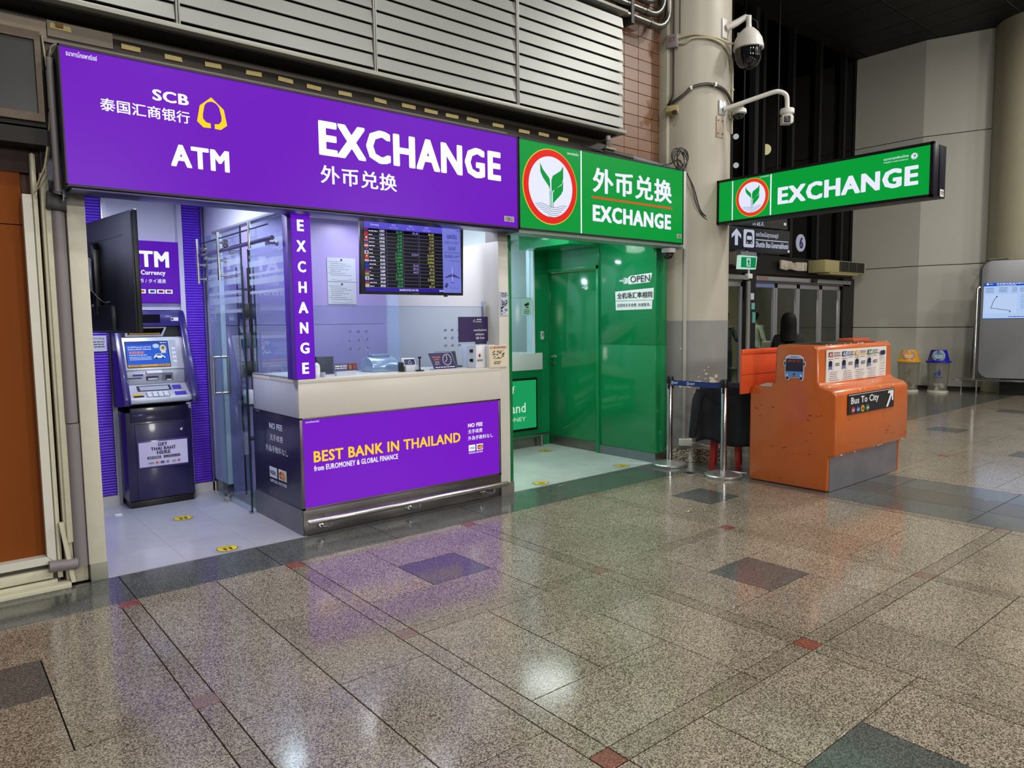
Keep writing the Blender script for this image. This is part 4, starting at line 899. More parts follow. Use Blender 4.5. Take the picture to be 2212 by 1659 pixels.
G().ext([(2.945, 0), (3.065, 0), (3.06, .062), (2.94, .066)], (0, 4.895, ZC + .043), (1, 0, 0), (0, .35, 1), (0, .012, 0)).build('screen_case', M('#c4c8d6', .35), t, .003)
p = P((2.945, 4.8945, ZC + .043), (1, 0, 0), (0, .35, 1)); p.rect(.012, .108, .010, .056, M('#20245a', .2)); p.layer(4); p.line([(.05, .018), (.046, .028), (.06, .046), (.074, .028), (.07, .018), (.05, .018)], .002, WHITE); p.build('display', t)
bx('side_clip', (2.925, 2.94, 4.88, 4.95, ZC, ZC + .075), BLACK, t, .003)
tag(G().lathe([(.036, 0), (.036, .008), (.01, .012), (.006, .02), (.006, .10)], (3.075, 4.865, ZC), 24).tube([(3.075, 4.865, ZC + .10), (3.075, 4.866, ZC + .115)], [.012, .014], 10).build('microphone', BLACK, None, sm=True, org=(3.075, 4.865, ZC)), 'small black desk microphone on a round foot, left of the clock notice', 'microphone')
t = thing('closed_notice', 'purple leaning notice with a white clock and TEMPORARILY CLOSED', 'sign', (3.33, 4.9, ZC))
d_ = Vector((0, .22, 1)).normalized(); o_ = Vector((3.215, 4.862, ZC + .004))
G().ext([(0, 0), (.218, 0), (.182, .137), (-.040, .137)], o_, (1, 0, 0), d_, (0, .004, 0)).build('panel', M('#2a1c58', .3), t)
G().ext([(-.004, -.004), (.222, -.004), (.188, .141), (-.044, .141)], o_ + Vector((0, .004, 0)), (1, 0, 0), d_, (0, .003, 0)).build('acrylic_edge', M('#a8b8d0', .15), t)
bx('foot', (3.21, 3.45, 4.86, 4.93, ZC, ZC + .006), M('#b9c4d6', .1), t)
p = P(o_ + Vector((0, -.001, 0)), (1, 0, 0), d_); OR = M('#d98a6a', .5)
p.text('TEMPORARILY', -.015, .07, .095, .107, OR, .02); p.text('CLOSED', .0, .055, .076, .088, OR, .02); p.text('We will', .012, .05, .055, .066, WHITE, .01); p.text('reopen at', .008, .055, .038, .048, WHITE, .01); p.scrib(.01, .2, .014, .006, WHITE)
c0, r0 = (.132, .078), .042
p.line([(c0[0] + r0 * math.cos(2 * PI * k / 28), c0[1] + r0 * 1.1 * math.sin(2 * PI * k / 28)) for k in range(29)], .003, WHITE)
for k in range(12): p.line([(c0[0] + r0 * .78 * math.cos(PI * k / 6), c0[1] + r0 * .86 * math.sin(PI * k / 6)), (c0[0] + r0 * .92 * math.cos(PI * k / 6), c0[1] + r0 * 1.01 * math.sin(PI * k / 6))], .003, WHITE)
p.line([(c0[0] - .003, c0[1] + .036), c0, (c0[0] - .02, c0[1] - .018)], .004, WHITE); p.build('print', t)
t = thing('laptop', 'open black laptop behind the clock notice', 'laptop', (3.5, 5.1, ZC))
bx('keyboard_base', (3.42, 3.66, 5.02, 5.18, ZC, ZC + .014), BLACK, t, .003); G().ext([(3.44, 0), (3.66, 0), (3.65, .12), (3.43, .12)], (0, 5.17, ZC + .012), (1, 0, 0), (0, .15, 1), (0, .008, 0)).build('lid', M('#191b2a', .3), t, .002)
t = thing('donation_box', 'white acrylic donation box with a red cross beside the booth pillar', 'box', (3.72, 4.88, ZC))
DW = M('#d5d6de', .3)
bx('body', (3.602, 3.815, 4.82, 5.02, ZC, ZC + .19), DW, t, .003)
G().ext([(-.0, 0), (.195, .0), (.195, .185), (0, .19)], (3.70, 4.765, ZC - .004), (1, 0, 0), (0, 0, 1), (0, .05, 0)).build('leaflet_holder', M('#dcd6cc', .3), t, .002)
p = P(**fy(3.60, 4.8195, ZC)); CRS = M('#c01c20', .5)
p.rect(.028, .052, .098, .108, CRS); p.rect(.035, .045, .088, .118, CRS); p.scrib(.012, .075, .065, .005, BLACKM); p.scrib(.012, .07, .055, .005, BLACKM); p.build('red_cross_print', t)
p = P(**fy(3.70, 4.7645, ZC)); p.rect(.008, .187, .006, .18, M('#d9ccb0', .5)); p.layer(4); p.rect(.008, .187, .160, .18, M('#c9a288', .5)); p.layer(3)
p.rect(.05, .062, .1655, .170, CRS); p.rect(.0535, .0585, .162, .174, CRS); p.scrib(.075, .17, .167, .005, M('#8a3a2a', .5))
for k in range(26):
    a_ = random.uniform(.03, .15); b_ = random.uniform(.07, .145); p.rect(a_, a_ + random.uniform(.006, .022), b_, b_ + random.uniform(.004, .012), M(random.choice(['#3e4a44', '#5f6a60', '#77705c']), .6))
p.scrib(.05, .12, .045, .006, BLACKM); p.scrib(.045, .12, .03, .006, BLACKM); p.build('leaflet_print', t)
bx('hinge', (3.594, 3.602, 4.86, 4.90, ZC + .13, ZC + .155), BLACK, t); bx('hinge', (3.594, 3.602, 4.86, 4.90, ZC + .05, ZC + .075), BLACK, t)
t = thing('scan_notice', 'dark purple square notice reading QR Code, fixed to the glass above the donation box', 'sign', (3.64, 4.92, 1.33))
bx('board', (3.505, 3.815, 4.925, 4.932, 1.335, 1.548), M('#2c1852', .4), t); bx('tab', (3.68, 3.80, 4.925, 4.932, 1.315, 1.334), M('#1a1030', .4), t)
p = P(**fy(3.505, 4.925, 1.335)); p.text('แลกเงินต่างๆ', .155, .292, .087, .110, WHITE, .02); p.text('แค่สแกน', .175, .265, .055, .076, WHITE, .02); p.text('QR Code', .178, .27, .02, .042, WHITE, .03); p.scrib(.19, .24, .185, .008, WHITE); p.scrib(.18, .245, .168, .006, WHITE); p.line([(.155, .165), (.15, .175), (.162, .19), (.172, .175), (.168, .165)], .003, WHITE)
p.build('print', t)
t = thing('picture_leaflet', 'blue and white crowd picture leaflet on the booth pillar edge', 'leaflet', (3.87, 4.77, 1.55))
bx('sheet', (3.832, 3.918, 4.768, 4.774, 1.555, 1.758), M('#b9c0d0', .4), t)
p = P(**fy(3.832, 4.768, 1.555)); p.scrib(.008, .08, .185, .008, NV); p.scrib(.008, .08, .170, .008, NV); p.scrib(.012, .07, .156, .007, NV)
for k in range(40):
    a_ = random.uniform(.004, .066); b_ = random.uniform(.006, .135); p.rect(a_, a_ + random.uniform(.004, .016), b_, b_ + random.uniform(.006, .018), M(random.choice(['#2a3258', '#5a6488', '#e4e8f0', '#3d4668']), .6))
p.build('print', t)
t = thing('equipment_rack', 'dark narrow rack of cash equipment seen through the glass door', 'rack', (2.22, 6.28, 0))
for xa in (2.165, 2.26):
    for ya in (6.20, 6.34): bx('post', (xa, xa + .012, ya, ya + .012, 0, 2.0), BLACK, t)
for z in (.5, .8, 1.05, 1.3, 1.55, 1.8): bx('shelf', (2.165, 2.272, 6.20, 6.352, z, z + .015), M('#2a2c36', .4), t)
for z, c_ in ((.816, '#c8ccd8'), (1.066, '#15161c'), (1.316, '#3a4258'), (1.566, '#1b1c24')): bx('device', (2.18, 2.258, 6.21, 6.34, z, z + .12), M(c_, .4), t, .003)

# ================================================================== GREEN BOOTH
GP = M('#0f7a45', .09, spec=.6); GP2 = M('#0c6b3b', .15)
gw = struct(bx('wall_green', (5.912, 6.085, 4.79, 5.60, 0, 2.56), GP, None))
bx('panel_upper', (5.905, 5.915, 4.788, 5.592, 1.243, 2.56), GP, gw, .001); bx('panel_lower', (5.905, 5.915, 4.788, 5.592, .10, 1.239), GP, gw, .001)
bx('panel_upper', (5.906, 6.083, 4.784, 4.791, 1.243, 2.30), GP, gw, .001); bx('panel_lower', (5.906, 6.083, 4.784, 4.791, .10, 1.239), GP, gw, .001)
bx('steel_skirting', (5.897, 5.912, 4.778, 5.592, 0.002, .10), M('#8a8f98', .35, .8, wear=.1), gw); bx('steel_skirting', (5.9, 6.09, 4.776, 4.788, 0.002, .10), STEEL2, gw)
bx('wall_over_door', (5.905, 6.085, 5.60, 6.6, 2.10, 2.56), GP, gw)
gb = struct(bx('wall_booth_rear', (5.69, 5.91, 6.44, 6.55, 0, 2.56), M('#0f7444', .1, spec=.6), None))
bx('glass_jamb', (5.672, 5.692, 6.43, 6.56, 1.12, 2.52), M('#c2ccd2', .3), gb); bx('dark_edge', (5.692, 5.70, 6.432, 6.44, 1.12, 1.75), BLACK, gb)
struct(bx('wall_booth_inner', (3.95, 6.6, 7.3, 7.4, 0, 2.56), M('#c3d2d6', .4), None))
struct(bx('ceiling_green_booth', (3.945, 6.1, 4.82, 7.3, 2.545, 2.6), M('#c8d4cf', .5), None))
struct(bx('lintel', (3.945, 6.10, 4.765, 4.84, 2.262, 2.6), M('#0f7a45', .2), None))
d1 = struct(bx('door_1', (5.928, 5.965, 5.625, 6.44, .012, 2.075), M('#0f7a45', .12, spec=.6), None, .003))
bx('steel_kick_plate', (5.922, 5.929, 5.63, 6.435, .014, .115), STEEL2, d1)
g = G(); g.box(5.887, 5.97, 5.585, 5.622, 0, 2.12).box(5.887, 5.97, 6.445, 6.505, 0, 2.12).box(5.887, 5.97, 5.585, 6.505, 2.08, 2.12)
g.build('door_frame', M('#118048', .2), d1, .002)
bx('full_height_post', (5.893, 5.91, 5.577, 5.597, .0, 2.545), GP2, d1)
h = G().lathe([(.026, 0), (.026, .008)], (5.928, 6.37, 1.08), 20, (-1, 0, 0)).tube([(5.925, 6.37, 1.08), (5.88, 6.37, 1.08), (5.872, 6.36, 1.08), (5.87, 6.24, 1.08)], .009, 10).build('door_handle', CHROME, d1, sm=True)
bx('lock_plate', (5.920, 5.929, 6.345, 6.395, .965, 1.02), STEEL2, d1, .002)
hand = lambda p, x, y, s, a, b: (p.poly([(x, y + .3 * s), (x + .50 * s, y + .34 * s), (x + .62 * s, y + .52 * s), (x + .95 * s, y + .5 * s), (x + 1.2 * s, y + .36 * s), (x + 1.25 * s, y + .02 * s), (x + .98 * s, y - .10 * s), (x + .62 * s, y - .12 * s), (x + .5 * s, y + .12 * s), (x, y + .16 * s)], a), p.layer(4),
    [p.line([(x + .52 * s, y + (.12 + .1 * k) * s), (x + .80 * s, y + (.10 + .1 * k) * s)], .02 * s, b) for k in range(4)], p.line([(x + .05 * s, y + .23 * s), (x + .5 * s, y + .25 * s)], .015 * s, b))
p = P(**fx(5.928, 0, 0)); hand(p, -5.875, 1.865, .075, WHITE, BLACKM); p.build('pointing_hand_sticker', d1)
t = thing('open_sticker', 'white pointing hand and OPEN sticker on the green wall', 'sticker', (5.905, 5.05, 1.92))
p = P(**fx(5.905, 0, 0)); p.poly([(-5.155, 1.885), (-4.86, 1.895), (-4.835, 1.985), (-4.845, 1.99), (-5.13, 1.975), (-5.165, 1.955)], WHITE); hand(p, -5.285, 1.905, .105, M('#c9cfd2', .5), BLACKM); p.layer(4)
p.text('OPEN', -5.125, -4.86, 1.903, 1.972, M('#3a3a44', .5), .01); p.build('print', t)
t = thing('rate_notice', 'white strip notice with large black Chinese characters on the green wall', 'notice', (5.905, 5.07, 1.71))
p = P(**fx(5.905, 0, 0)); p.poly([(-5.34, 1.715), (-4.815, 1.712), (-4.812, 1.835), (-5.345, 1.815)], WHITE); p.layer(4); p.text('全机场汇率相同', -5.315, -4.83, 1.735, 1.80, BLACKM, .02); p.build('print', t)
t = thing('service_notice', 'smaller white strip notice with Chinese text under the large one', 'notice', (5.905, 5.07, 1.61))
p = P(**fx(5.905, 0, 0)); p.poly([(-5.335, 1.612), (-4.835, 1.617), (-4.83, 1.708), (-5.34, 1.71)], WHITE); p.layer(4); p.text('这里换无手续费, 快速服务。', -5.315, -4.85, 1.645, 1.682, BLACKM); p.build('print', t)
t = thing('door_keypad', 'small white keypad on the green wall left of the door', 'keypad', (5.81, 6.43, 1.28))
G().ext([(5.787, 1.285), (5.822, 1.285), (5.827, 1.31), (5.827, 1.37), (5.82, 1.385), (5.79, 1.385), (5.783, 1.37), (5.783, 1.31)], (0, 6.42, 0), (1, 0, 0), (0, 0, 1), (0, .02, 0)).build('case', M('#b9c2c0', .4), t, .003)
for i in range(3):
    for j in range(4): bx('key', (5.792 + i * .009, 5.798 + i * .009, 6.417, 6.421, 1.325 + j * .012, 1.332 + j * .012), M('#39413f', .5), t)
bk_ = struct(bx('trim_7', (5.45, 5.905, 5.60, 6.43, 2.33, 2.545), M('#0f8a4c', .15), None, .003))
# counter of the green booth
t = thing('green_counter', 'green counter with white top and lit green panel at the back of the green booth', 'counter', (5.0, 6.5, 0))
bx('worktop', (4.0, 5.80, 6.42, 6.9, .925, 1.127), M('#c2c6c6', .3), t, .004); bx('body', (4.0, 5.795, 6.430, 6.9, .0, .925), GP2, t)
bx('panel_frame', (4.05, 5.71, 6.420, 6.430, .205, .835), BLACK, t, .002); bx('lit_panel', (4.08, 5.684, 6.414, 6.422, .235, .808), M('#22b56c', emit=.62), t)
bx('steel_skirting', (4.0, 5.80, 6.422, 6.431, .0, .10), STEEL2, t)
p = P(**fy(0, 6.414, 0)); p.sep = []; p.text('Best Provider of', 4.35, 5.35, .66, .75, M('#cfeede', emit=.8), .005); p.text('Fx Service Thailand', 4.22, 5.515, .430, .545, M('#cfeede', emit=.85), .01); p.text('from EUROMONEY', 4.7, 5.515, .328, .378, M('#cfeede', emit=.8)); p.build('lettering', t)
G().tube([(4.1, 6.36, .15), (5.85, 6.36, .15)], .018, 12).tube([(5.72, 6.36, .15), (5.72, 6.36, .0)], .016, 12).build('bumper_bar', STEEL2, t, sm=True)
t = thing('green_booth_glass', 'tall clear glass screen above the green booth counter', 'glass pane', (4.9, 6.5, 1.13))
bx('pane', (4.0, 5.672, 6.47, 6.48, 1.128, 1.78), CLEAR, t); bx('pane', (4.0, 5.672, 6.485, 6.495, 1.78, 2.5), CLEAR, t); bx('joint', (4.0, 5.672, 6.465, 6.48, 1.777, 1.783), M('#7f9a9a', .3), t)
t = thing('camera_notice', 'pale green notice with a black camera symbol on the booth glass', 'notice', (5.6, 6.46, 1.6))
bx('sheet', (5.52, 5.665, 6.462, 6.466, 1.575, 1.775), M('#9fc4b6', .5), t); p = P(**fy(5.52, 6.462, 1.575)); p.poly([(.03, .13), (.10, .155), (.11, .125), (.045, .105)], BLACKM); p.rect(.06, .10, .09, .105, BLACKM); p.scrib(.03, .115, .06, .008, BLACKM); p.scrib(.03, .115, .04, .008, BLACKM); p.scrib(.03, .115, .02, .008, BLACKM); p.build('print', t)
t = thing('green_booth_monitor', 'black monitor standing on the green booth counter', 'monitor', (5.2, 6.7, 1.128))
bx('screen_back', (5.10, 5.42, 6.66, 6.69, 1.2, 1.42), BLACK, t, .004); bx('stand', (5.22, 5.3, 6.66, 6.72, 1.128, 1.22), BLACK, t)
# floor stickers
def foot_sticker(x, y, lb, z=.0025):
    t = thing('floor_sticker', lb, 'sticker', (x, y, z), 'round yellow floor stickers')
    p = P((x, y, z), (1, 0, 0), (0, 1, 0)); p.L = .0006; YE = M('#d8bd20', .4, wear=.15, wscale=30)
    p.ell(0, 0, .088, .088, M('#9a9aa2', .3), 36); p.layer(1); p.ell(0, 0, .068, .068, M('#23231c', .5), 36); p.layer(1); p.ell(0, 0, .064, .064, YE, 36); p.layer(1)
    for sx in (-1, 1):
        p.ell(sx * .018, -.008, .011, .017, BLACKM, 14); p.ell(sx * .017, -.036, .008, .010, BLACKM, 12)
    p.text('PLEASE KEEP', -.04, .04, .030, .042, M('#4a4520', .6)); p.text('DISTANCE', -.028, .028, .016, .027, M('#4a4520', .6))
    p.build('print', t)
foot_sticker(1.513, 5.885, 'round yellow footprint sticker nearest the cash machine'); foot_sticker(1.52, 4.865, 'round yellow footprint sticker at the front edge of the white booth floor')
foot_sticker(5.56, 6.12, 'round yellow footprint sticker before the green counter'); foot_sticker(4.385, 4.895, 'round yellow footprint sticker at the front of the marble floor near the purple booth'); foot_sticker(5.54, 4.925, 'round yellow footprint sticker at the front edge of the marble floor by the green wall')

# ================================================================== COLUMN FITTINGS, CABLES, CAMERAS
PIPE = M('#b9b196', .45, wear=.1)
t = thing('power_socket', 'white wall socket box with a plugged lead, low on the grey column', 'socket', cp(217, .32, CR))
def onc(a, z0, z1, half, d, m, name, par, bevel=.003):
    c_ = Vector(cp(a, 0, CR)); n_ = Vector((math.cos(math.radians(a)), math.sin(math.radians(a)), 0)); tn = Vector((-n_.y, n_.x, 0))
    return G().ext([(-half, z0), (half, z0), (half, z1), (-half, z1)], c_ - n_ * .02, tn, (0, 0, 1), n_ * (d + .02)).build(name, m, par, bevel)
onc(219, .175, .245, .068, .045, M('#d2cfc4', .4), 'box', t)
c_ = Vector(cp(219, .21, CR + .047))
for dx in (-.035, -.02): bx('slot', (c_.x - .002 - dx * .8, c_.x + .002 - dx * .8, c_.y - .002 + dx * .5, c_.y + .002 + dx * .5, .203, .217), BLACK, t)
G().tube([cp(226, .21, CR + .05), cp(232, .205, CR + .05), cp(245, .17, CR + .03), cp(262, .14, CR + .06)], .004, 6).build('lead', WHITE, t, sm=True)
tag(onc(217.0, .245, 2.80, .016, .018, M('#a9a69e', .45), 'cable_trunking', None, .002), 'thin grey vertical cable trunking down the column to the socket', 'trunking')
t = thing('junction_box', 'grey box lettered CCT high on the column with conduits', 'box', cp(197, 4.32, CR)); 
onc(200, 4.255, 4.38, .055, .06, M('#8d8488', .5), 'box', t)
cc = Vector(cp(200, 0, CR + .061)); n_ = Vector((math.cos(math.radians(200)), math.sin(math.radians(200)), 0)); tn = Vector((n_.y, -n_.x, 0)) * -1
tu = Vector((0, 0, 1)).cross(n_)
p = P((cc.x, cc.y, 0), tu, (0, 0, 1)); p.text('CCT', -.032, .035, 4.31, 4.35, M('#6a1f2a', .6), .02); p.build('letters', t)
G().tube([cp(204, 4.345, CR + .03), cp(224, 4.365, CR + .025), cp(240, 4.35, CR + .025), cp(258, 4.34, CR + .025), cp(276, 4.32, CR + .04), cp(284, 4.35, CR + .08), cp(283, 4.43, CR + .10)], .011, 8).build('conduit', PIPE, t, sm=True)
G().tube([cp(204, 4.30, CR + .03), cp(214, 4.29, CR + .025), cp(223, 4.33, CR + .025), cp(245, 4.33, CR + .025), cp(265, 4.29, CR + .025), cp(282, 4.22, CR + .02), cp(292, 4.14, CR + .02), cp(294, 3.98, CR + .02), cp(294, 3.45, CR + .02)], .011, 8).build('conduit', PIPE, t, sm=True)
for z in (3.9, 3.6): G().lathe([(.018, -.01), (.018, .01)], cp(294, z, CR + .02), 10).build('clip', PIPE, t)
DKP = M('#4c4844', .35, .5)
t = thing('conduit_run', 'thin steel conduits coming down the column edge above the CCT box', 'conduit', (6.13, 4.76, 3.7))
G().tube([(6.125, 4.745, 7.0), (6.12, 4.745, 3.78)], .010, 8).build('pipe', DKP, t, sm=True); G().tube([(6.165, 4.70, 7.0), (6.165, 4.70, 4.4)], .010, 8).build('pipe', M('#8d8a84', .3, .8), t, sm=True)
G().tube([(6.12, 4.745, 3.80), cp(200, 3.72, CR + .03), cp(207, 3.745, CR + .03), cp(215, 3.79, CR + .025), cp(224, 3.85, CR + .025), cp(240, 3.88, CR + .025), cp(256, 3.87, CR + .025), cp(272, 3.83, CR + .025), cp(290, 3.74, CR + .03)], .016, 8).build('flexible_conduit', DKP, t, sm=True)
for a in (222, 252): onc(a, 3.82 + (.04 if a > 230 else 0), 3.86 + (.04 if a > 230 else 0), .012, .045, M('#bdbdb8', .3, .6), 'clip', t, .002)
t = thing('beige_box_camera', 'small beige box camera on a black bracket at the column edge', 'camera', (6.06, 4.74, 3.62))
R_ = Matrix.Rotation(.5, 3, 'Z') @ Matrix.Rotation(.5, 3, 'Y')
G().box(6.03, 6.10, 4.66, 4.78, 3.585, 3.665, R_, (6.065, 4.74, 3.625)).build('body', M('#a29468', .5), t, .006); G().tube([(6.07, 4.76, 3.68), (6.11, 4.77, 3.73)], .02, 8).build('bracket', BLACK, t); G().lathe([(.025, 0), (.022, .02)], (6.04, 4.67, 3.59), 16, (-.5, -.8, -.3)).build('lens', BLACK, t, sm=True)
WC = M('#cfccc6', .35)
t = thing('ptz_camera', 'large white dome security camera hanging from a white arm on the column', 'camera', (6.75, 4.29, 4.1))
onc(270, 4.37, 4.56, .04, .012, WC, 'wall_plate', t)
C0 = Vector((6.752, 4.29, 0))
a_ = Vector(cp(272, 4.47, CR + .01))
G().tube([a_, a_ + Vector((.08, -.07, .05)), C0 + Vector((0, .03, 4.585)), C0 + Vector((0, 0, 4.575)), C0 + Vector((0, 0, 4.50))], [.034, .034, .028, .027, .026], 14).build('arm', WC, t, sm=True)
G().lathe([(.024, 4.52), (.03, 4.47), (.055, 4.455), (.10, 4.41), (.135, 4.35), (.15, 4.28), (.152, 4.255), (.146, 4.25)], C0, 32).build('housing', WC, t, sm=True)
G().lathe([(.142, 4.268), (.132, 4.255), (.130, 4.20), (.128, 4.17), (.115, 4.125), (.085, 4.085), (.045, 4.06), (.0, 4.055)], C0, 32).build('black_dome', M('#07070a', .08, coat=.5), t, sm=True)
G().ext([(-.03, 4.14), (.03, 4.14), (.03, 4.25), (-.03, 4.25)], C0 + Vector((-.045, -.125, 0)), Vector((.79, -.61, 0)), (0, 0, 1), Vector((-.61, -.79, 0)) * .02).build('lens_block', M('#08080b', .25), t, .012)
G().tube([C0 + Vector((.02, -.02, 4.56)), C0 + Vector((.07, -.05, 4.53)), C0 + Vector((.075, -.06, 4.46))], .004, 6).build('cable', BLACK, t, sm=True)
t = thing('bullet_camera', 'white camera under a curved white pipe arm reaching out from the column', 'camera', (6.9, 4.0, 3.47))
onc(267, 3.60, 3.745, .05, .012, M('#b7babd', .3, .5), 'wall_plate', t); onc(264, 3.37, 3.585, .055, .006, M('#a79683', .5, wear=.2, wscale=20), 'rusty_plate', t)
for a in (260, 268):
    for z in (3.41, 3.54): G().lathe([(.008, 0), (.006, .006)], cp(a, z, CR + .006), 8, (math.cos(math.radians(a)), math.sin(math.radians(a)), 0)).build('bolt', BLACK, t)
a_ = Vector(cp(268, 3.655, CR + .01))
G().tube([a_, a_ + Vector((.03, -.03, .012)), (6.80, 4.16, 3.765), (6.87, 4.06, 3.795), (6.91, 4.02, 3.795), (6.945, 3.985, 3.77), (6.955, 3.97, 3.73), (6.955, 3.965, 3.62)], .023, 14).build('arm', WC, t, sm=True)
G().lathe([(.05, 3.625), (.066, 3.62), (.07, 3.61), (.07, 3.575), (.055, 3.565), (.045, 3.545)], (6.955, 3.965, 0), 28).build('mount', WC, t, sm=True)
G().ext([(-.055, 3.455), (.045, 3.455), (.055, 3.475), (.055, 3.525), (.045, 3.54), (-.055, 3.54)], (6.94, 3.975, 0), Vector((.75, -.66, 0)), (0, 0, 1), Vector((-.66, -.75, 0)) * .09).build('body', WC, t, .008)
G().ext([(-.045, 3.465), (.02, 3.465), (.02, 3.53), (-.045, 3.53)], Vector((6.94, 3.975, 0)) + Vector((-.66, -.75, 0)) * .091, Vector((.75, -.66, 0)), (0, 0, 1), Vector((-.66, -.75, 0)) * .01).build('lens', BLACK, t, .006)
t = thing('small_dome_camera', 'small white dome camera on the far side of the column behind the pipe arm', 'camera', (6.80, 4.4, 3.65))
G().ext([(0, 0), (.16, 0), (.16, .05), (.05, .065), (0, .06)], cp(284, 3.66, CR - .01), Vector((.35, -.94, 0)), (0, 0, 1), (.02, .008, 0)).build('bracket', PIPE, t, .004)
bc = Vector(cp(290, 0, CR + .10)); G().lathe([(.07, 3.68), (.075, 3.665), (.075, 3.64), (.06, 3.63)], (bc.x, bc.y, 0), 24).build('collar', WC, t, sm=True)
G().lathe([(.052, 3.635), (.05, 3.615), (.035, 3.59), (.015, 3.58), (0, 3.578)], (bc.x, bc.y, 0), 24).build('dome', M('#15161a', .1, coat=.4), t, sm=True)
t = thing('soffit_dome_camera', 'white dome camera under the right end of the green lit sign', 'camera', (5.96, 4.66, 2.2))
G().lathe([(.05, 2.232), (.07, 2.228), (.072, 2.195), (.066, 2.18)], (5.955, 4.665, 0), 28).build('base', M('#c9cacd', .35), t, sm=True); G().lathe([(.055, 2.185), (.053, 2.16), (.04, 2.13), (.02, 2.118), (0, 2.116)], (5.955, 4.665, 0), 28).build('dome', M('#17171b', .12, coat=.4), t, sm=True); G().lathe([(.067, 2.182), (.067, 2.178)], (5.955, 4.665, 0), 28).build('ring', M('#7a2430', .4), t)
# pipes and cable bundle above the green sign
t = thing('grey_pipe', 'grey plastic pipe with a taped joint lying along the top of the green sign', 'pipe', (5.2, 4.68, 3.03))
G().tube([(5.02, 4.70, 3.075), (5.42, 4.70, 3.06)], [.022, .034], 12).build('taped_joint', M('#2a292a', .5), t, sm=True); G().tube([(5.38, 4.70, 3.062), (6.05, 4.72, 3.035)], .03, 14).build('pipe', M('#67656b', .45), t, sm=True); G().tube([(4.2, 4.72, 3.03), (4.6, 4.71, 3.055), (5.05, 4.70, 3.07)], .014, 8).build('pipe_tail', M('#3b3733', .5), t, sm=True)
bx('white_offcut', (5.02, 5.16, 4.66, 4.69, 3.09, 3.11), M('#8d8570', .6), t)
G().tube([(4.7, 4.66, 3.07), (5.0, 4.6, 3.02), (5.2, 4.57, 3.0)], .006, 6).build('cable', BLACK, t, sm=True)
t = thing('cable_coil', 'tangled coil of dark cables at the top right corner of the green sign', 'cable', (5.95, 4.62, 3.1))
random.seed(5)
for k in range(7):
    r = random.uniform(.08, .115); ox, oz = 5.98 + random.uniform(-.03, .03), 3.10 + random.uniform(-.02, .02); tl = random.uniform(-.3, .3)
    G().tube([(ox + r * math.cos(2 * PI * i / 24), 4.585 - .012 * k + tl * .06 * math.sin(2 * PI * i / 24), oz + r * .95 * math.sin(2 * PI * i / 24)) for i in range(24)], .0055, 6, caps=False).build('loop', M(random.choice(['#1b1b1d', '#35332f', '#5b5750']), .5), t, sm=True)
G().tube([(5.72, 4.60, 3.01), (5.85, 4.57, 3.04), (5.96, 4.55, 3.09), (6.04, 4.56, 3.03), (6.10, 4.6, 2.93), (6.13, 4.62, 2.8)], .006, 6).build('lead', BLACK, t, sm=True)
G().tube([(5.98, 4.55, 3.13), (6.02, 4.55, 3.2), (6.05, 4.55, 3.27)], .0025, 5).build('stray_wire', M('#8a877c', .5), t)
t = thing('steel_pipes', 'three bent galvanised pipes curving up beside the column above the louvres', 'pipe', (5.7, 4.7, 4.5))
GV = M('#6f6d69', .3, .9)
for k, (r, rr) in enumerate(((.036, .0), (.032, .10), (.03, .19))):
    zb = 4.40 + k * .10; xe = 6.02 - k * .075
    pts = [(4.6, 4.74, zb), (xe - .2, 4.74, zb)] + [(xe - .2 + .2 * math.sin(a), 4.74, zb + .2 - .2 * math.cos(a)) for a in (.3, .6, .9, 1.2, PI / 2)] + [(xe, 4.74, zb + .6), (xe, 4.74, 6.5)]
    G().tube(pts, r, 14, cr=False).build('pipe', GV, t, sm=True)
    for xx in (5.45, 5.72): G().tube([(xx - k * .06, 4.74, zb), (xx + .045 - k * .06, 4.74, zb)], r + .004, 14).build('coupling', M('#5f5d5a', .35, .8), t, sm=True)
bx('strut', (5.42, 5.46, 4.70, 4.93, 4.32, 4.72), M('#34322f', .5, .5), t)

# ---- left corner: screen, conduit cover, cables
t = thing('wall_television', 'dark switched-off television in a brown frame at the top left corner', 'television', (.1, 4.75, 2.62))
bx('back', (-.55, .628, 4.72, 4.86, 2.59, 3.08), M('#120f0d', .6), t)
bx('screen', (-.5, .586, 4.706, 4.72, 2.655, 3.04), M('#232322', .3), t)
g = G(); WB = M('#5c4a38', .5, wear=.2, wscale=20)
g.ext([(-.55, 2.612), (.615, 2.612), (.587, 2.655), (-.55, 2.655)], (0, 4.69, 0), (1, 0, 0), (0, 0, 1), (0, .04, 0)); g.ext([(-.55, 3.085), (.615, 3.085), (.587, 3.04), (-.55, 3.04)], (0, 4.69, 0), (1, 0, 0), (0, 0, 1), (0, .04, 0)); g.ext([(.615, 2.612), (.615, 3.085), (.587, 3.04), (.587, 2.655)], (0, 4.69, 0), (1, 0, 0), (0, 0, 1), (0, .04, 0))
g.build('frame', WB, t)
tag(bx('shelf_board', (-1, .63, 4.70, 4.88, 2.49, 2.575), M('#17120e', .7), None), 'dark board under the switched-off television', 'board')
t = thing('conduit_cover', 'tall mauve grey rounded conduit cover running down beside the cream pillar', 'conduit', (.665, 4.8, .1))
CG = M('#7d7679', .45)
def halfpipe(x0, x1, z0, z1, nm):
    n = 10; r = (x1 - x0) / 2; xm = (x0 + x1) / 2
    pl = [(xm + r * math.cos(PI * k / n), -r * .75 * math.sin(PI * k / n)) for k in range(n + 1)]
    return G().ext(pl, (0, 4.80, z0), (1, 0, 0), (0, 1, 0), (0, 0, z1 - z0)).build(nm, CG, t, sm=True)
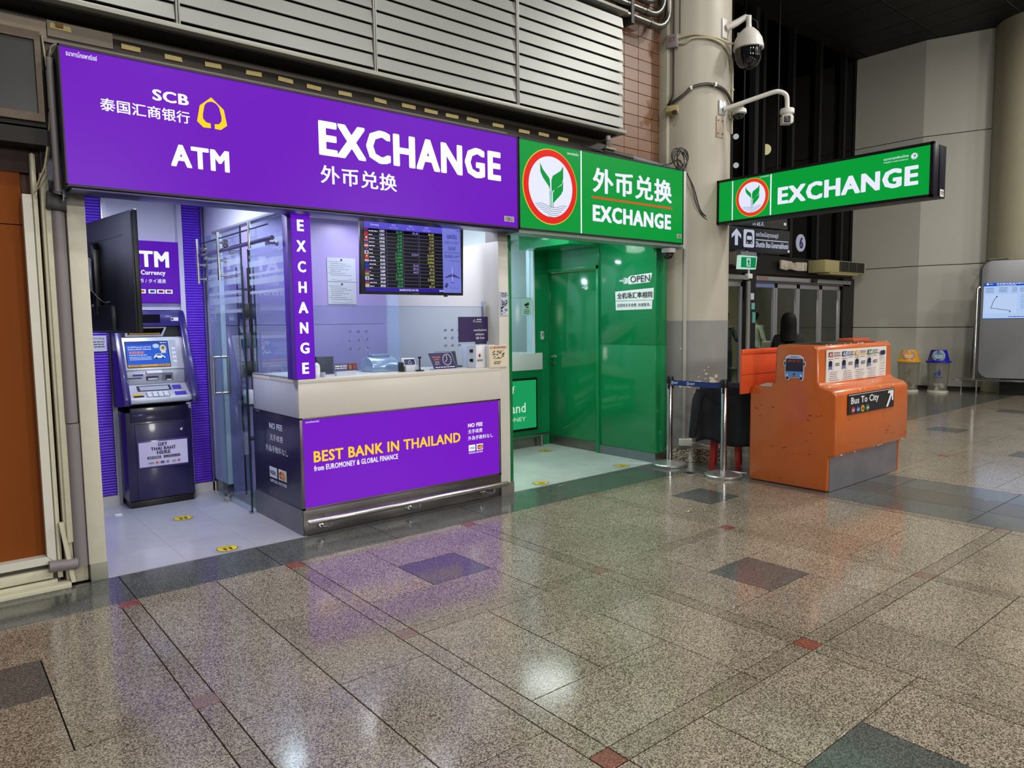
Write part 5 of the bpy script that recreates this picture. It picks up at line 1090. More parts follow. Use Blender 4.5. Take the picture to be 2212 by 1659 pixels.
halfpipe(.628, .698, .10, .945, 'lower_length'); halfpipe(.626, .694, .95, 2.20, 'upper_length'); G().tube([(.650, 4.66, 2.24), (.648, 4.66, 2.95)], .018, 14).build('top_length', CG, t, sm=True)
G().ext([(.60, 2.16), (.70, 2.15), (.695, 2.235), (.61, 2.26)], (0, 4.755, 0), (1, 0, 0), (0, 0, 1), (0, .05, 0)).build('black_tape', M('#0d0d0e', .4), t, .006)
G().tube([(.50, 4.78, .135), (.64, 4.78, .125)], .034, 14).build('horizontal_stub', CG, t, sm=True)
t = thing('cable_bundle', 'loose beige and blue cables hanging beside the purple sign', 'cable', (.63, 4.72, 2.6))
for pts, c_, r in (([(.625, 4.70, 3.07), (.635, 4.70, 2.95), (.638, 4.70, 2.8), (.636, 4.70, 2.64), (.62, 4.71, 2.5), (.60, 4.72, 2.38), (.57, 4.74, 2.3), (.545, 4.76, 2.22)], '#b5a67c', .004),
                   ([(.70, 4.70, 3.04), (.665, 4.70, 3.02), (.650, 4.70, 2.9), (.645, 4.70, 2.7), (.64, 4.71, 2.55), (.61, 4.72, 2.42), (.60, 4.73, 2.32), (.55, 4.75, 2.24)], '#8f8a78', .004),
                   ([(.69, 4.69, 3.03), (.66, 4.70, 3.0), (.644, 4.70, 2.85), (.640, 4.70, 2.6), (.625, 4.71, 2.45), (.60, 4.73, 2.36), (.57, 4.75, 2.28)], '#5a5a5c', .0035),
                   ([(.675, 4.70, 2.75), (.683, 4.70, 2.6), (.690, 4.70, 2.5), (.688, 4.70, 2.38), (.684, 4.70, 2.25)], '#2f5f96', .0045), ([(.678, 4.69, 2.6), (.695, 4.69, 2.5), (.692, 4.69, 2.4), (.680, 4.69, 2.3), (.686, 4.70, 2.22)], '#3f78b0', .004),
                   ([(.68, 4.69, 2.65), (.70, 4.69, 2.52), (.698, 4.69, 2.42), (.68, 4.69, 2.33), (.678, 4.70, 2.2)], '#b8b4a6', .0035)):
    G().tube(pts, r, 6).build('cable', M(c_, .5), t, sm=True)
for z in (2.90, 2.68): G().tube([(.628, 4.695, z), (.652, 4.695, z + .004)], .009, 8).build('tie', BLACK, t)

# ================================================================== QUEUE POSTS, DESK, CHAIR
def post(x, y, lb):
    t = thing('queue_post', lb, 'queue post', (x, y, 0), 'belt queue posts')
    G().lathe([(.172, .001), (.175, .006), (.175, .022), (.168, .03), (.155, .034), (.10, .046), (.05, .056), (.034, .062)], (x, y, 0), 48)  .build('base', M('#d0cfcd', .3, .9), t, sm=True)
    G().lathe([(.0315, .045), (.0315, .86), (.0305, .862)], (x, y, 0), 28).build('tube', M('#c4c2c0', .16, 1.0), t, sm=True)
    G().lathe([(.033, .855), (.034, .86), (.034, .925), (.03, .932)], (x, y, 0), 28).build('cap', BLACK, t, sm=True)
    for k in range(3):
        a = math.radians(200 + 90 * k); c_ = Vector((x + .034 * math.cos(a), y + .034 * math.sin(a), 0)); n_ = Vector((math.cos(a), math.sin(a), 0)); tn = Vector((-n_.y, n_.x, 0))
        G().ext([(-.012, .80), (.012, .80), (.012, .91), (-.012, .91)], c_ - n_ * .008, tn, (0, 0, 1), n_ * .012).build('belt_slot', BLACK, t, .002)
    return t
s1 = post(5.915, 4.605, 'stainless queue post beside the green wall, holding one end of the blue belt')
s2 = post(5.862, 3.925, 'stainless queue post in front of the chair with the black jacket, belt clipped on')
t = thing('queue_belt', 'dark blue retractable belt with small white letters between the two queue posts', 'belt', (5.89, 4.26, .85))
G().ext([(4.57, .838), (3.98, .842), (3.98, .893), (4.57, .892)], (5.886, 0, 0), (0, 1, 0), (0, 0, 1), (.003, 0, 0)).build('band', M('#15286a', .5), t)
bx('clip', (5.872, 5.894, 3.955, 3.985, .815, .915), BLACK, t, .004)
p = P(**fx(5.8855, 0, 0)); BW = M('#c9d2ea', .5)
for y_ in (4.565, 4.36):
    p.ell(-y_ + (.012 if y_ > 4.5 else 0), .866, .014, .017, BW, 18); p.layer(3); p.ell(-y_ + (.012 if y_ > 4.5 else 0), .866, .008, .010, M('#15286a', .5), 14); p.text('AOT', -y_ + (.032 if y_ > 4.5 else .022), -y_ + (.085 if y_ > 4.5 else .085), .856, .876, BW, .04)
p.build('print', t)

ORNG = M('#bf5e22', .28, coat=.35, bump=.05, bscale=14, wear=.07, wscale=3.5)
t = thing('bus_desk', 'stepped orange fibreglass bus ticket desk with steel kick plate', 'desk', (6.65, 3.3, 0))
prof = [(3.71, 0.003), (3.71, .82), (3.67, .885), (3.60, .90), (3.475, .915), (3.462, .94), (3.455, 1.235), (3.43, 1.268), (3.10, 1.268), (3.062, 1.235), (3.055, .95), (3.035, .915), (2.93, .882), (2.892, .845), (2.885, .345), (2.90, .315), (2.95, .30), (2.952, .003)]
G().ext(prof, (5.95, 0, 0), (0, 1, 0), (0, 0, 1), (1.455, 0, 0)).build('shell', ORNG, t, .018, seg=3)
bx('kick_plate', (5.975, 7.33, 2.944, 2.952, .004, .298), M('#a5a3ad', .36, .8, wear=.2, wscale=3), t)
bx('kick_edge_strip', (7.332, 7.35, 2.940, 2.952, .004, .30), ORNG, t)
bx('steel_top_plate', (6.08, 7.15, 3.10, 3.42, 1.267, 1.272), M('#8f8f8c', .25, .9), t, .001)
gsc = G(); random.seed(3)
for k in range(60):   # scuffs on side and front faces
    if k % 2: yy = random.uniform(2.99, 3.66); zz = random.uniform(.05, .75); o_, u_ = Vector((5.9485, yy, zz)), Vector((0, 1, 0))
    else: o_, u_ = Vector((random.uniform(6.0, 7.35), 2.8835, random.uniform(.34, .45) if k % 4 else random.uniform(.4, .8))), Vector((1, 0, 0))
    L = random.uniform(.004, .035); h_ = random.uniform(.0015, .006); tl = random.uniform(-.5, .5)
    gsc.add([o_, o_ + u_ * L + Vector((0, 0, L * tl)), o_ + u_ * L * .9 + Vector((0, 0, L * tl + h_)), o_ + u_ * L * .1 + Vector((0, 0, h_))], [(0, 1, 2, 3)])
stuff(gsc.build('scuff_marks', M('#2f140a', .7), t)); random.seed(7)
gch = G()
for k in range(26):
    a, z_, y_ = random.choice([(0, .318, 2.898), (0, .90, 3.0), (0, 1.262, 3.075), (0, .865, 2.90)]); xx = random.uniform(5.97, 7.38)
    L = random.uniform(.006, .03); gch.add([(xx, y_ - .006, z_ + .002), (xx + L, y_ - .006, z_), (xx + L * .8, y_ - .002, z_ + .008), (xx + L * .2, y_ - .002, z_ + .009)], [(0, 1, 2, 3)])
stuff(gch.build('chipped_edges', M('#d8cfc6', .7), t))
gt = G(); gt.ext([(0, 0), (.11, .002), (.11, .03), (.07, .034), (.02, .02), (0, .012)], (5.947, 3.60, .885), (0, -1, 0), (0, 0, 1), (.05, 0, 0)); gt.build('clear_tape', M('#b9a9a4', .3), t)
t = thing('bus_sticker', 'die-cut sticker of a blue airport bus front on the side of the orange desk', 'sticker', (5.948, 3.27, .96))
p = P(**fx(5.9488, 0, 0)); bc_ = -3.272
q = lambda pts: [(bc_ + a * .105, .957 + b * .215) for a, b in pts]
p.poly(q([(-.75, 0), (-.45, 0), (-.42, .09), (.45, .09), (.48, 0), (.78, 0), (.86, .18), (.86, .55), (1.0, .6), (.98, .78), (.82, .80), (.82, .93), (.5, 1.03), (-.5, 1.03), (-.82, .93), (-.84, .80), (-.98, .78), (-1.0, .6), (-.86, .55), (-.86, .18)]), M('#dfe6f2', .35)); p.layer(5)
p.poly(q([(-.76, .12), (.78, .12), (.79, .36), (-.78, .36)]), M('#5f93d4', .35)); p.poly(q([(-.72, .88), (.74, .88), (.46, .99), (-.46, .99)]), M('#a9c2e4', .35)); p.poly(q([(-.78, .36), (.79, .36), (.77, .88), (-.75, .88)]), M('#23242c', .2)); 
for sx in (-1, 1): p.poly(q([(sx * .82, .60), (sx * .93, .62), (sx * .92, .74), (sx * .82, .77)]), BLACKM); p.poly(q([(sx * .72, .03), (sx * .5, .03), (sx * .5, .12), (sx * .72, .12)]), BLACKM); 
p.layer(4)
for sx in (-1, 1): p.ell(bc_ + sx * .065, .957 + .2 * .215, .010, .010, M('#d5dfe8', .3), 14)
p.ell(bc_, .957 + .25 * .215, .008, .010, M('#22356a', .4), 12); p.rect(bc_ - .02, bc_ + .02, .957 + .14 * .215, .957 + .18 * .215, M('#c05a3a', .5)); p.text('AIRPORT BUS', bc_ - .062, bc_ + .064, .957 + .74 * .215, .957 + .83 * .215, M('#c8504a', .5), .02); p.rect(bc_ - .03, bc_ + .03, .957 + .945 * .215, .957 + .965 * .215, M('#5a6a80', .4)); p.build('print', t)
t = thing('route_board', 'white route board with columns A1, A2, A3 and A4 on the upper desk front', 'board', (6.66, 3.05, .91))
bx('panel', (6.075, 7.262, 3.048, 3.054, .912, 1.222), M('#d9d4d2', .35), t)
p = P(**fy(6.075, 3.048, .912)); cs = ['#9a2a24', '#233a80', '#d8a23a', '#3a6a44']
for k, c_ in enumerate(cs):
    x0 = .035 + k * .245
    p.rect(x0, x0 + .085, .245, .29, M(c_, .4)); p.rect(x0 + .09, x0 + .225, .25, .258, M(c_, .4)); p.scrib(x0 + .10, x0 + .22, .28, .006, BLACKM); p.scrib(x0 + .10, x0 + .21, .267, .006, BLACKM)
    p.scrib(x0, x0 + .09, .225, .004, BLACKM); p.scrib(x0 + .11, x0 + .2, .23, .004, BLACKM); p.rect(x0 + .095, x0 + .098, .02, .225, M('#8a8486', .5))
    p.rect(x0 + .005, x0 + .07, .165, .205, M('#1f2028', .3)); p.rect(x0 + .005, x0 + .07, .14, .165, M('#5a6fa0', .4)); p.rect(x0 + .005, x0 + .015, .13, .14, BLACKM); p.rect(x0 + .06, x0 + .07, .13, .14, BLACKM); p.poly([(x0 + .012, .205), (x0 + .063, .205), (x0 + .055, .214), (x0 + .02, .214)], M('#1f2028', .3))
    p.rect(x0 + .13, x0 + .205, .165, .19, M('#22222a', .4)); p.layer(4)
    p.text('A%d' % (k + 1), x0 + .01, x0 + .075, .251, .284, WHITE, .03); p.text('B/50', x0 + .135, x0 + .2, .17, .185, WHITE, .02)
    for j in range(5 + (k > 1)):
        zz = .11 - j * .018; p.scrib(x0 + random.uniform(.0, .03), x0 + .088, zz, .004, BLACKM, 3); p.scrib(x0 + .104, x0 + random.uniform(.15, .2), zz, .004, BLACKM, 3)
p.poly([(1.03, .235), (1.10, .228), (1.135, .236), (1.135, .27), (1.10, .276), (1.03, .27)], M('#1f2a48', .4))
for k, tx_ in enumerate(['ชำระเงินบนรถ', 'Pay on the bus', '上车付费', 'バスで支払う', 'Входя на', 'to car rental', 'as if you call']):
    p.text(tx_, 1.03, 1.14, .198 - k * .027, .212 - k * .027, BLACKM)
p.build('print', t)
t = thing('bus_to_city_plate', 'black plate reading Bus To City with a white arrow on the orange desk front', 'sign', (6.6, 2.88, .66))
bx('panel', (6.145, 7.055, 2.878, 2.886, .662, .842), M('#1f1f21', .35), t)
p = P(**fy(6.145, 2.878, .662)); p.rect(0, .90, .168, .172, WHITE); p.text('Bus To City', .045, .58, .072, .15, M('#d9dadd', .4), .03)
for k, (c_, tt) in enumerate(((cs[0], 'A1'), (cs[1], 'A2'), ('#c79a34', 'A3'), (cs[3], 'A4'))):
    xx = .085 + k * .092; p.ell(xx, .038, .036, .030, M(c_, .4), 24)
p.layer(4)
for k in range(4): xx = .085 + k * .092; p.text('A%d' % (k + 1), xx - .022, xx + .022, .025, .050, WHITE if k != 2 else BLACKM, .03)
p.poly([(.735, .012), (.775, .012), (.855, .115), (.855, .065), (.885, .065), (.885, .160), (.775, .160), (.765, .135), (.825, .135)], M('#d9dadd', .4)); p.build('print', t)
t = thing('orange_board', 'flat bright orange plastic board standing up behind the left end of the bus desk', 'board', (6.2, 3.73, .80))
OB = M('#d9542a', .45); bx('board', (5.828, 6.62, 3.722, 3.742, .808, 1.222), OB, t, .004); bx('top_fold', (5.826, 6.622, 3.716, 3.722, 1.175, 1.223), OB, t, .002); bx('crease', (5.83, 6.618, 3.7195, 3.722, .985, .989), M('#a83e1c', .5), t)
tag(bx('clear_tray', (6.9, 7.25, 3.2, 3.36, 1.2735, 1.30), M('#bf5530', .35), None, .004, org=(7.07, 3.28, 1.2735)), 'low orange tray lying on top of the bus desk', 'tray')
# red plastic chair with jacket
t = thing('plastic_chair', 'red plastic chair between the round column and the orange desk, draped with a black jacket', 'chair', (6.3, 4.1, 0))
RD = M('#a3231c', .35)
cd = Vector((6.12, 4.08, 0)); ux = Vector((.49, -.87, 0)); uyy = Vector((.87, .49, 0))  # back plane runs along ux, seat goes along uyy
def ch(a, b, z): return cd + ux * a + uyy * b + Vector((0, 0, z))
for a in (-.12, .115):
    for b in (.0, .36):
        w2 = .022; base = ch(a * 1.08, b, .002); top = ch(a * .92, b, .43)
        G().add([base + ux * sx * w2 + uyy * sy * .016 for sx, sy in ((-1, -1), (1, -1), (1, 1), (-1, 1))] + [top + ux * sx * w2 * 1.2 + uyy * sy * .02 for sx, sy in ((-1, -1), (1, -1), (1, 1), (-1, 1))], [(0, 1, 2, 3), (4, 5, 6, 7), (0, 1, 5, 4), (1, 2, 6, 5), (2, 3, 7, 6), (3, 0, 4, 7)]).build('leg', RD, t, .003)
G().ext([(-.21, 0), (.21, 0), (.20, .40), (-.20, .40)], ch(0, -.02, .42), ux, uyy, (0, 0, .025)).build('seat', RD, t, .01)
G().ext([(-.20, .44), (.20, .44), (.19, .80), (.12, .84), (-.12, .84), (-.19, .80)], ch(0, -.03, 0), ux, (0, 0, 1), uyy * .02).build('backrest', RD, t, .006)
def cloth(nm, nu, nv, fn, mat, par, th=.008):
    vs = [fn(i / nu, j / nv) for j in range(nv + 1) for i in range(nu + 1)]; fs = [(j * (nu + 1) + i, j * (nu + 1) + i + 1, (j + 1) * (nu + 1) + i + 1, (j + 1) * (nu + 1) + i) for j in range(nv) for i in range(nu)]
    o = G().add(vs, fs).build(nm, mat, par, sm=True, ang=80, org=(vs[0] if par is None else None)); md = o.modifiers.new('s', 'SOLIDIFY'); md.thickness = th; md.offset = 0; return o
t = thing('jacket', 'black jacket hanging over the back of the red plastic chair', 'jacket', (6.1, 4.08, .3)); JK = M('#0e1018', .85, bump=.2, bscale=40)
def jb(u, v):   # u across, v down; front fall over the chair back
    a = -.25 + .56 * u; hem = .29 + .025 * math.sin(u * 9) - .12 * max(0, u - .45); z = .865 - v * (.865 - hem) - .05 * abs(2 * u - 1) ** 3 * (1 - v)
    return ch(a * (1 + .10 * v), -.055 - .02 * math.sin(u * 16 + 2 * v) * v - .035 * v, z)
cloth('front_fall', 26, 14, jb, JK, t)
def jr(u, v): a = -.24 + .53 * u; return ch(a, .0 + .02 + .012 * math.sin(u * 12), .862 - v * .35)
cloth('back_fall', 16, 8, jr, JK, t)
def jt(u, v): a = -.245 + .54 * u; th_ = v * PI; return ch(a, -.018 - .037 * math.cos(th_), .862 - .05 * abs(2 * u - 1) ** 3 + .018 * math.sin(th_))
cloth('shoulder_fold', 16, 6, jt, JK, t)
G().tube([ch(-.23, -.06, .80), ch(-.265, -.08, .70), ch(-.285, -.085, .55), ch(-.30, -.08, .42), ch(-.315, -.075, .33)], [.05, .052, .046, .04, .034], 12).build('sleeve', JK, t, sm=True)
tag(G().tube([(5.93, 3.88, .045), (6.03, 3.78, .03)], .006, 6).build('white_straw', WHITE, None, org=(5.98, 3.83, .03)), 'white paper strip lying on the base of the queue post by the desk', 'paper')

# ================================================================== FAR RIGHT: BINS, INFORMATION SCREEN
def bin_(x, y, col_, lb, em, txt):
    t = thing('waste_bin', lb, 'bin', (x, y, 0), 'swing top waste bins'); PL = glassy('bin_plastic_' + em, '#e8e8e4', haze=.32, hazecol='#b9b4a8', rough=.15)
    face = Vector((-.94, -.33, 0)); side = Vector((-.33, .94, 0)) * -1
    G().lathe([(.165, .01), (.20, .60)], (x, y, 0), 10, cap=False).build('clear_body', PL, t)
    G().lathe([(.185, 0.001), (.19, .035), (.17, .04)], (x, y, 0), 28).build('white_base', M('#c9c2b6', .4), t, sm=True)
    G().lathe([(.222, .60), (.225, .625), (.19, .64), (.175, .70), (.15, .80), (.135, .845)], (x, y, 0), 32).build('lid', M(col_, .3), t, sm=True)
    G().lathe([(.115, 0), (.105, .012), (.0, .014)], Vector((x, y, .735)) + face * .150, 24, tuple(face + Vector((0, 0, .25)))).build('swing_flap', M('#8f8c88', .4), t, sm=True)
    vv_ = (Vector((0, 0, 1)) - face * .25).normalized()
    p = P(Vector((x, y, .735)) + face * .172, side, vv_); p.ell(0, 0, .085, .065, M(em, .4), 28); p.layer(6); p.text(txt, -.07, .07, -.02, .02, WHITE, .03); p.rect(-.06, .06, -.045, -.035, WHITE); p.build('badge', t)
    gl_ = G(); random.seed(int(x * 10 + y))
    for k in range(16):
        a = random.uniform(0, 6.28); r = random.uniform(0, .12); c_ = (x + r * math.cos(a), y + r * math.sin(a), .05 + random.uniform(0, .12)); s_ = random.uniform(.02, .05)
        R_ = Matrix.Rotation(random.uniform(0, 3), 3, 'X') @ Matrix.Rotation(random.uniform(0, 3), 3, 'Z'); gl_.use(M(random.choice(['#b9b4ac', '#8a3c2c', '#6a655c', '#c9c9c9']), .6)); gl_.box(c_[0] - s_, c_[0] + s_, c_[1] - s_, c_[1] + s_, c_[2] - s_ * .4, c_[2] + s_ * .4, R_, c_)
    stuff(gl_.build('rubbish', None, t))
    p = P(Vector((x, y, 0)) + face * .20, side, (0, 0, 1)); BI = M('#1c2a90' if em[1] == '2' else '#6a5a3a', .5)
    p.ell(.02, .455, .016, .016, BI, 14); p.poly([(.0, .35), (.045, .35), (.045, .435), (.02, .435), (-.03, .40), (-.025, .39), (.0, .40)], BI); p.poly([(-.07, .36), (-.035, .36), (-.03, .395), (-.075, .395)], BI); p.scrib(-.09, .09, .31, .010, BI); p.build('body_print', t)
    random.seed(7)
bin_(15.40, 6.02, '#d9981c', 'clear waste bin with a yellow swing lid', '#e08a1c', 'ขวดแก้ว')
bin_(15.56, 5.53, '#16209a', 'clear waste bin with a blue swing lid', '#2a6a8a', 'ทั่วไป')
t = thing('information_screen', 'tall grey rounded panel with a lit blue and white map screen', 'screen', (15.6, 4.8, 0))
ko = Vector((15.55, 4.90, 0)); kd = Vector((.288, -.957, 0)).normalized(); kn = Vector((-.957, -.288, 0)).normalized()
def rr(w0, w1, z0, z1, r, n=6):
    pl = []
    for cx_, cz_, a0_ in ((w1 - r, z0 + r, -90), (w1 - r, z1 - r, 0), (w0 + r, z1 - r, 90), (w0 + r, z0 + r, 180)):
        pl += [(cx_ + r * math.cos(math.radians(a0_ + 90 * k / n)), cz_ + r * math.sin(math.radians(a0_ + 90 * k / n))) for k in range(n + 1)]
    return pl
G().ext(rr(.02, 2.0, .32, 2.54, .20), ko, kd, (0, 0, 1), -kn * .14).build('cabinet', M('#46443f', .5), t); G().ext(rr(.06, 2.0, .33, 2.53, .18), ko + kn * .03, kd, (0, 0, 1), -kn * .035).build('front_panel', M('#84868a', .35, .3), t, .004)
G().ext([(.10, 1.45), (1.5, 1.45), (1.5, 2.115), (.10, 2.115)], ko + kn * .034, kd, (0, 0, 1), -kn * .006).build('screen', M('#a9c4ee', emit=.95), t)
p = P(ko + kn * .034, kd, (0, 0, 1), eps=.004); SBL = M('#1c4fc0', emit=.9); INK2 = M('#3f4f70', emit=.15); PAL = M('#dce8fb', emit=.95)
p.rect(.10, 1.5, 2.055, 2.115, SBL); p.rect(.10, 1.5, 1.45, 1.458, SBL); p.rect(.12, .62, 1.55, 1.90, M('#b4cbee', emit=.95)); p.layer(4)
p.ell(.16, 2.095, .018, .018, PAL, 14); p.text('เครื่อง', .19, .24, 2.085, 2.105, PAL, .02); p.scrib(.30, .75, 2.09, .016, PAL); p.scrib(.30, .6, 2.065, .010, PAL)
for k in range(5): p.scrib(.12 + (k % 2) * .02, .26, 2.02 - k * .02, .006, INK2); p.scrib(.34, .47, 2.02 - k * .02, .006, INK2); p.scrib(.54, .62, 2.02 - k * .02, .006, INK2); p.scrib(.66, .76, 2.02 - k * .02, .006, INK2)
p.line([(.31, 1.86), (.27, 1.80), (.25, 1.75), (.24, 1.70), (.22, 1.645), (.30, 1.64), (.38, 1.62), (.46, 1.61), (.52, 1.60)], .008, INK2); p.ell(.31, 1.862, .012, .012, INK2, 10); p.ell(.52, 1.58, .010, .016, INK2, 10)
for k in range(9): p.scrib(.68, .80, 1.88 - k * .03, .008, M('#8fa4c8', emit=.6)); p.scrib(.90, 1.4, 1.98 - k * .055, .008, M('#8fa4c8', emit=.6))
p.scrib(.5, 1.3, 1.48, .012, INK2); p.build('display', t)
bz = .29
g = G()
g.tube([ko + kd * -.02 + kn * .12 + Vector((0, 0, bz)), ko + kd * -.28 + kn * .02 + Vector((0, 0, bz)), ko + kd * -.33 - kn * .12 + Vector((0, 0, bz)), ko + kd * -.2 - kn * .22 + Vector((0, 0, bz))], .018, 10)
g.tube([ko + kd * -.33 - kn * .1 + Vector((0, 0, bz + .02)), ko + kd * .05 + kn * .12 + Vector((0, 0, bz)), ko + kd * 2.1 + kn * .12 + Vector((0, 0, bz))], .02, 10)
g.build('base_rail', CHROME, t, sm=True)
G().tube([ko + kn * .02 + Vector((0, 0, bz)), ko + kd * -.0 + kn * .02 + Vector((0, 0, 2.02)), ko + kd * .04 + kn * .0 + Vector((0, 0, 2.06))], .022, 10).build('upright_tube', CHROME, t, sm=True); G().tube([ko - kn * .10 + kd * -.06 + Vector((0, 0, bz)), ko - kn * .10 + kd * .0 + Vector((0, 0, 2.02))], .016, 10).build('upright_tube', M('#9a9890', .2, 1.0), t, sm=True)
for a, b in ((.05, .12), (-.20, -.10), (1.9, .12)): G().tube([ko + kd * a + kn * b + Vector((0, 0, .002)), ko + kd * a + kn * b + Vector((0, 0, bz))], .012, 8).lathe([(.022, 0.001), (.022, .012)], ko + kd * a + kn * b, 12).build('leg', CHROME, t)
bx('plinth', (16.0, 16.3, 3.9, 4.6, 0.002, .32), M('#1b1b1b', .5), t)
tag(bx('cardboard_box', (16.35, 16.55, 4.3, 4.5, .002, .27), M('#4a4845', .6), None, org=(16.4, 4.4, 0)), 'dark grey box on the floor behind the information screen', 'box')

# ================================================================== SLIDING DOORS, HANGING SIGNS, AIR CURTAINS
YD = 7.6
def doorset(nm, x0, x1, lb, posts):
    d = struct(bx(nm, (x0, x1, YD - .10, YD + .02, 2.225, 2.305), ALU, None, .004))
    for k, (a, b_) in enumerate(posts):
        bx('stile', (a, a + .06, YD - .02, YD + .03, 0, 2.20), ALU, d, .003); bx('stile', (b_ - .06, b_, YD - .02, YD + .03, 0, 2.20), ALU, d, .003); bx('top_rail', (a, b_, YD - .02, YD + .03, 2.10, 2.19), ALU, d, .003); bx('bottom_rail', (a, b_, YD - .02, YD + .03, 0.0, .10), ALU, d, .003)
        bx('glass', (a + .05, b_ - .05, YD + .002, YD + .010, .1, 2.1), CLEAR, d)
    return d
da = doorset('door_2', 12.20, 15.98, '', [(12.20, 13.0), (13.02, 13.86), (13.87, 14.78), (14.79, 15.66)])
bx('sensor', (14.20, 14.42, YD - .14, YD - .10, 2.23, 2.30), BLACK, da, .01); bx('track_cover', (12.2, 15.98, YD - .06, YD + .04, 2.19, 2.225), M('#6a696c', .4, .5), da)
bx('label_plate', (12.25, 12.6, YD - .104, YD - .10, 2.235, 2.295), M('#8a6a66', .5), da); bx('blue_sticker_strip', (12.24, 12.96, YD - .024, YD - .02, 2.11, 2.19), M('#6f78a8', .5), da)
db = doorset('door_3', 8.6, 12.0, '', [(8.6, 9.7), (9.72, 10.8), (10.81, 11.86)])
bx('label_plate', (11.80, 11.95, YD - .104, YD - .10, 2.235, 2.295), M('#c9c9c9', .5), db); p = P(**fy(0, YD - .001, 0)); p.L = .004
pb = struct(bx('trim_8', (11.90, 12.18, 7.50, 7.62, 0, 2.36), M('#1a1a1d', .4), None)); struct(bx('trim_9', (15.70, 16.21, 7.54, 7.66, 0, 2.36), M('#14120f', .4), None))
bx('grey_jamb', (11.86, 11.95, 7.47, 7.50, 0, 2.2), M('#83817c', .4), pb)
for k, (z, c_) in enumerate(((1.86, '#c9ccd2'), (1.68, '#6fb0a8'), (1.43, '#5a9a90'))):
    tag(bx('door_sticker', (12.0 + .03 * k, 12.11 + .03 * k, 7.494, 7.50, z, z + .12 + .08 * (k == 2)), M(c_, .5), None, org=(12.05, 7.49, z)), ['small white device on the black door post, highest of three', 'pale green sticker in the middle of the black door post', 'tall green sticker, lowest on the black door post'][k], 'sticker')
t = thing('air_curtain', 'cream air curtain unit with dark grille over the right end of the sliding doors', 'air curtain', (14.9, 7.4, 2.45))
bx('case', (14.2, 16.0, 7.2, 7.56, 2.43, 2.68), M('#a39a6c', .5), t, .006); bx('grille', (14.80, 15.9, 7.185, 7.20, 2.46, 2.665), M('#1d1c1a', .6), t); bx('outlet', (14.45, 15.7, 7.22, 7.5, 2.40, 2.43), M('#b5aa74', .5), t, .003)
for k in range(4): bx('grille_bar', (14.82 + k * .35, 14.84 + k * .35, 7.18, 7.186, 2.46, 2.665), M('#55524a', .5), t)
t = thing('dirty_filter_panel', 'dirty white perforated metal panel fixed over the sliding doors', 'panel', (13.5, 7.5, 2.45))
G().ext([(13.06, 2.47), (13.25, 2.45), (13.4, 2.475), (13.7, 2.45), (14.04, 2.46), (14.05, 2.63), (13.62, 2.62), (13.58, 2.60), (13.5, 2.60), (13.46, 2.625), (13.06, 2.64)], (0, 7.5, 0), (1, 0, 0), (0, 0, 1), (0, .04, 0)).build('plate', M('#bdb3a4', .6, wear=.5, wscale=7), t, .003)
t = thing('wire_grille_unit', 'dark wire grille unit over the left sliding doors beside the column', 'air curtain', (11.3, 7.5, 2.45))
bx('case', (10.9, 11.75, 7.3, 7.58, 2.46, 2.70), M('#4a463c', .5), t); g = G()
for k in range(14): g.box(11.0 + k * .055, 11.006 + k * .055, 7.29, 7.30, 2.48, 2.68)
for k in range(5): g.box(11.0, 11.73, 7.29, 7.30, 2.49 + k * .045, 2.494 + k * .045)
g.build('wire_grille', M('#8a8372', .5), t); bx('foot', (11.2, 11.5, 7.25, 7.35, 2.44, 2.46), M('#a39a6c', .5), t)

t = thing('shuttle_bus_sign', 'black hanging sign with a white arrow reading Shuttle Bus-Suvarnabhumi', 'sign', (9.9, 6.0, 2.5))
SK = M('#18191f', .3)
G().ext([(8.55, 2.485), (10.69, 2.52), (10.68, 2.868), (8.55, 2.815)], (0, 6.0, 0), (1, 0, 0), (0, 0, 1), (0, .18, 0)).build('case', SK, t, .004)
for xx in (9.0, 10.4): bx('hanger', (xx, xx + .03, 6.08, 6.1, 3.2, 7.15), BLACK, t)
p = P((8.55, 6.0, 2.485), (1, 0, .018), (0, 0, 1)); p.sep = []; WSN = M('#c3cbe0', emit=.75)
p.poly([(.62, .07), (.70, .07), (.70, .22), (.78, .17), (.78, .225), (.66, .31), (.54, .225), (.54, .17), (.62, .22)], WSN); p.poly([(.86, .05), (1.10, .05), (1.125, .07), (1.125, .29), (1.10, .31), (.86, .31), (.84, .29), (.84, .07)], WSN); p.layer(5)
p.poly([(.90, .10), (1.07, .10), (1.07, .22), (1.04, .27), (.93, .27), (.90, .22)], SK); p.layer(3); p.rect(.92, 1.05, .16, .215, WSN); p.ell(.935, .12, .013, .014, WSN, 10); p.ell(1.035, .12, .013, .014, WSN, 10)
p.text('รถเวียนไปสุวรรณภูมิ', 1.16, 1.78, .20, .29, WSN, .015); p.rect(1.16, 2.08, .165, .178, WSN); p.text('Shuttle Bus-Suvarnabhumi', 1.16, 2.08, .06, .15, WSN, .03); p.rect(2.06, 2.12, .01, .045, M('#c9c9cc', .5)); p.build('symbols', t)
t = thing('overhead_sign', 'black hanging sign board mostly hidden behind the green projecting sign', 'sign', (9.9, 6.0, 2.9))
G().ext([(8.55, 2.84), (10.65, 2.89), (10.62, 3.18), (8.55, 3.15)], (0, 6.02, 0), (1, 0, 0), (0, 0, 1), (0, .16, 0)).build('case', M('#24252b', .3), t, .004)
p = P((8.55, 6.02, 2.85), (1, 0, .02), (0, 0, 1)); p.text('汉语文', 1.10, 1.42, .015, .115, WSN, .01); p.rect(1.98, 2.05, .06, .10, M('#c9c9cc', .5)); p.build('lettering', t)
t = thing('exit_sign', 'small green running man exit sign hanging under the shuttle bus sign', 'sign', (9.0, 5.8, 2.2))
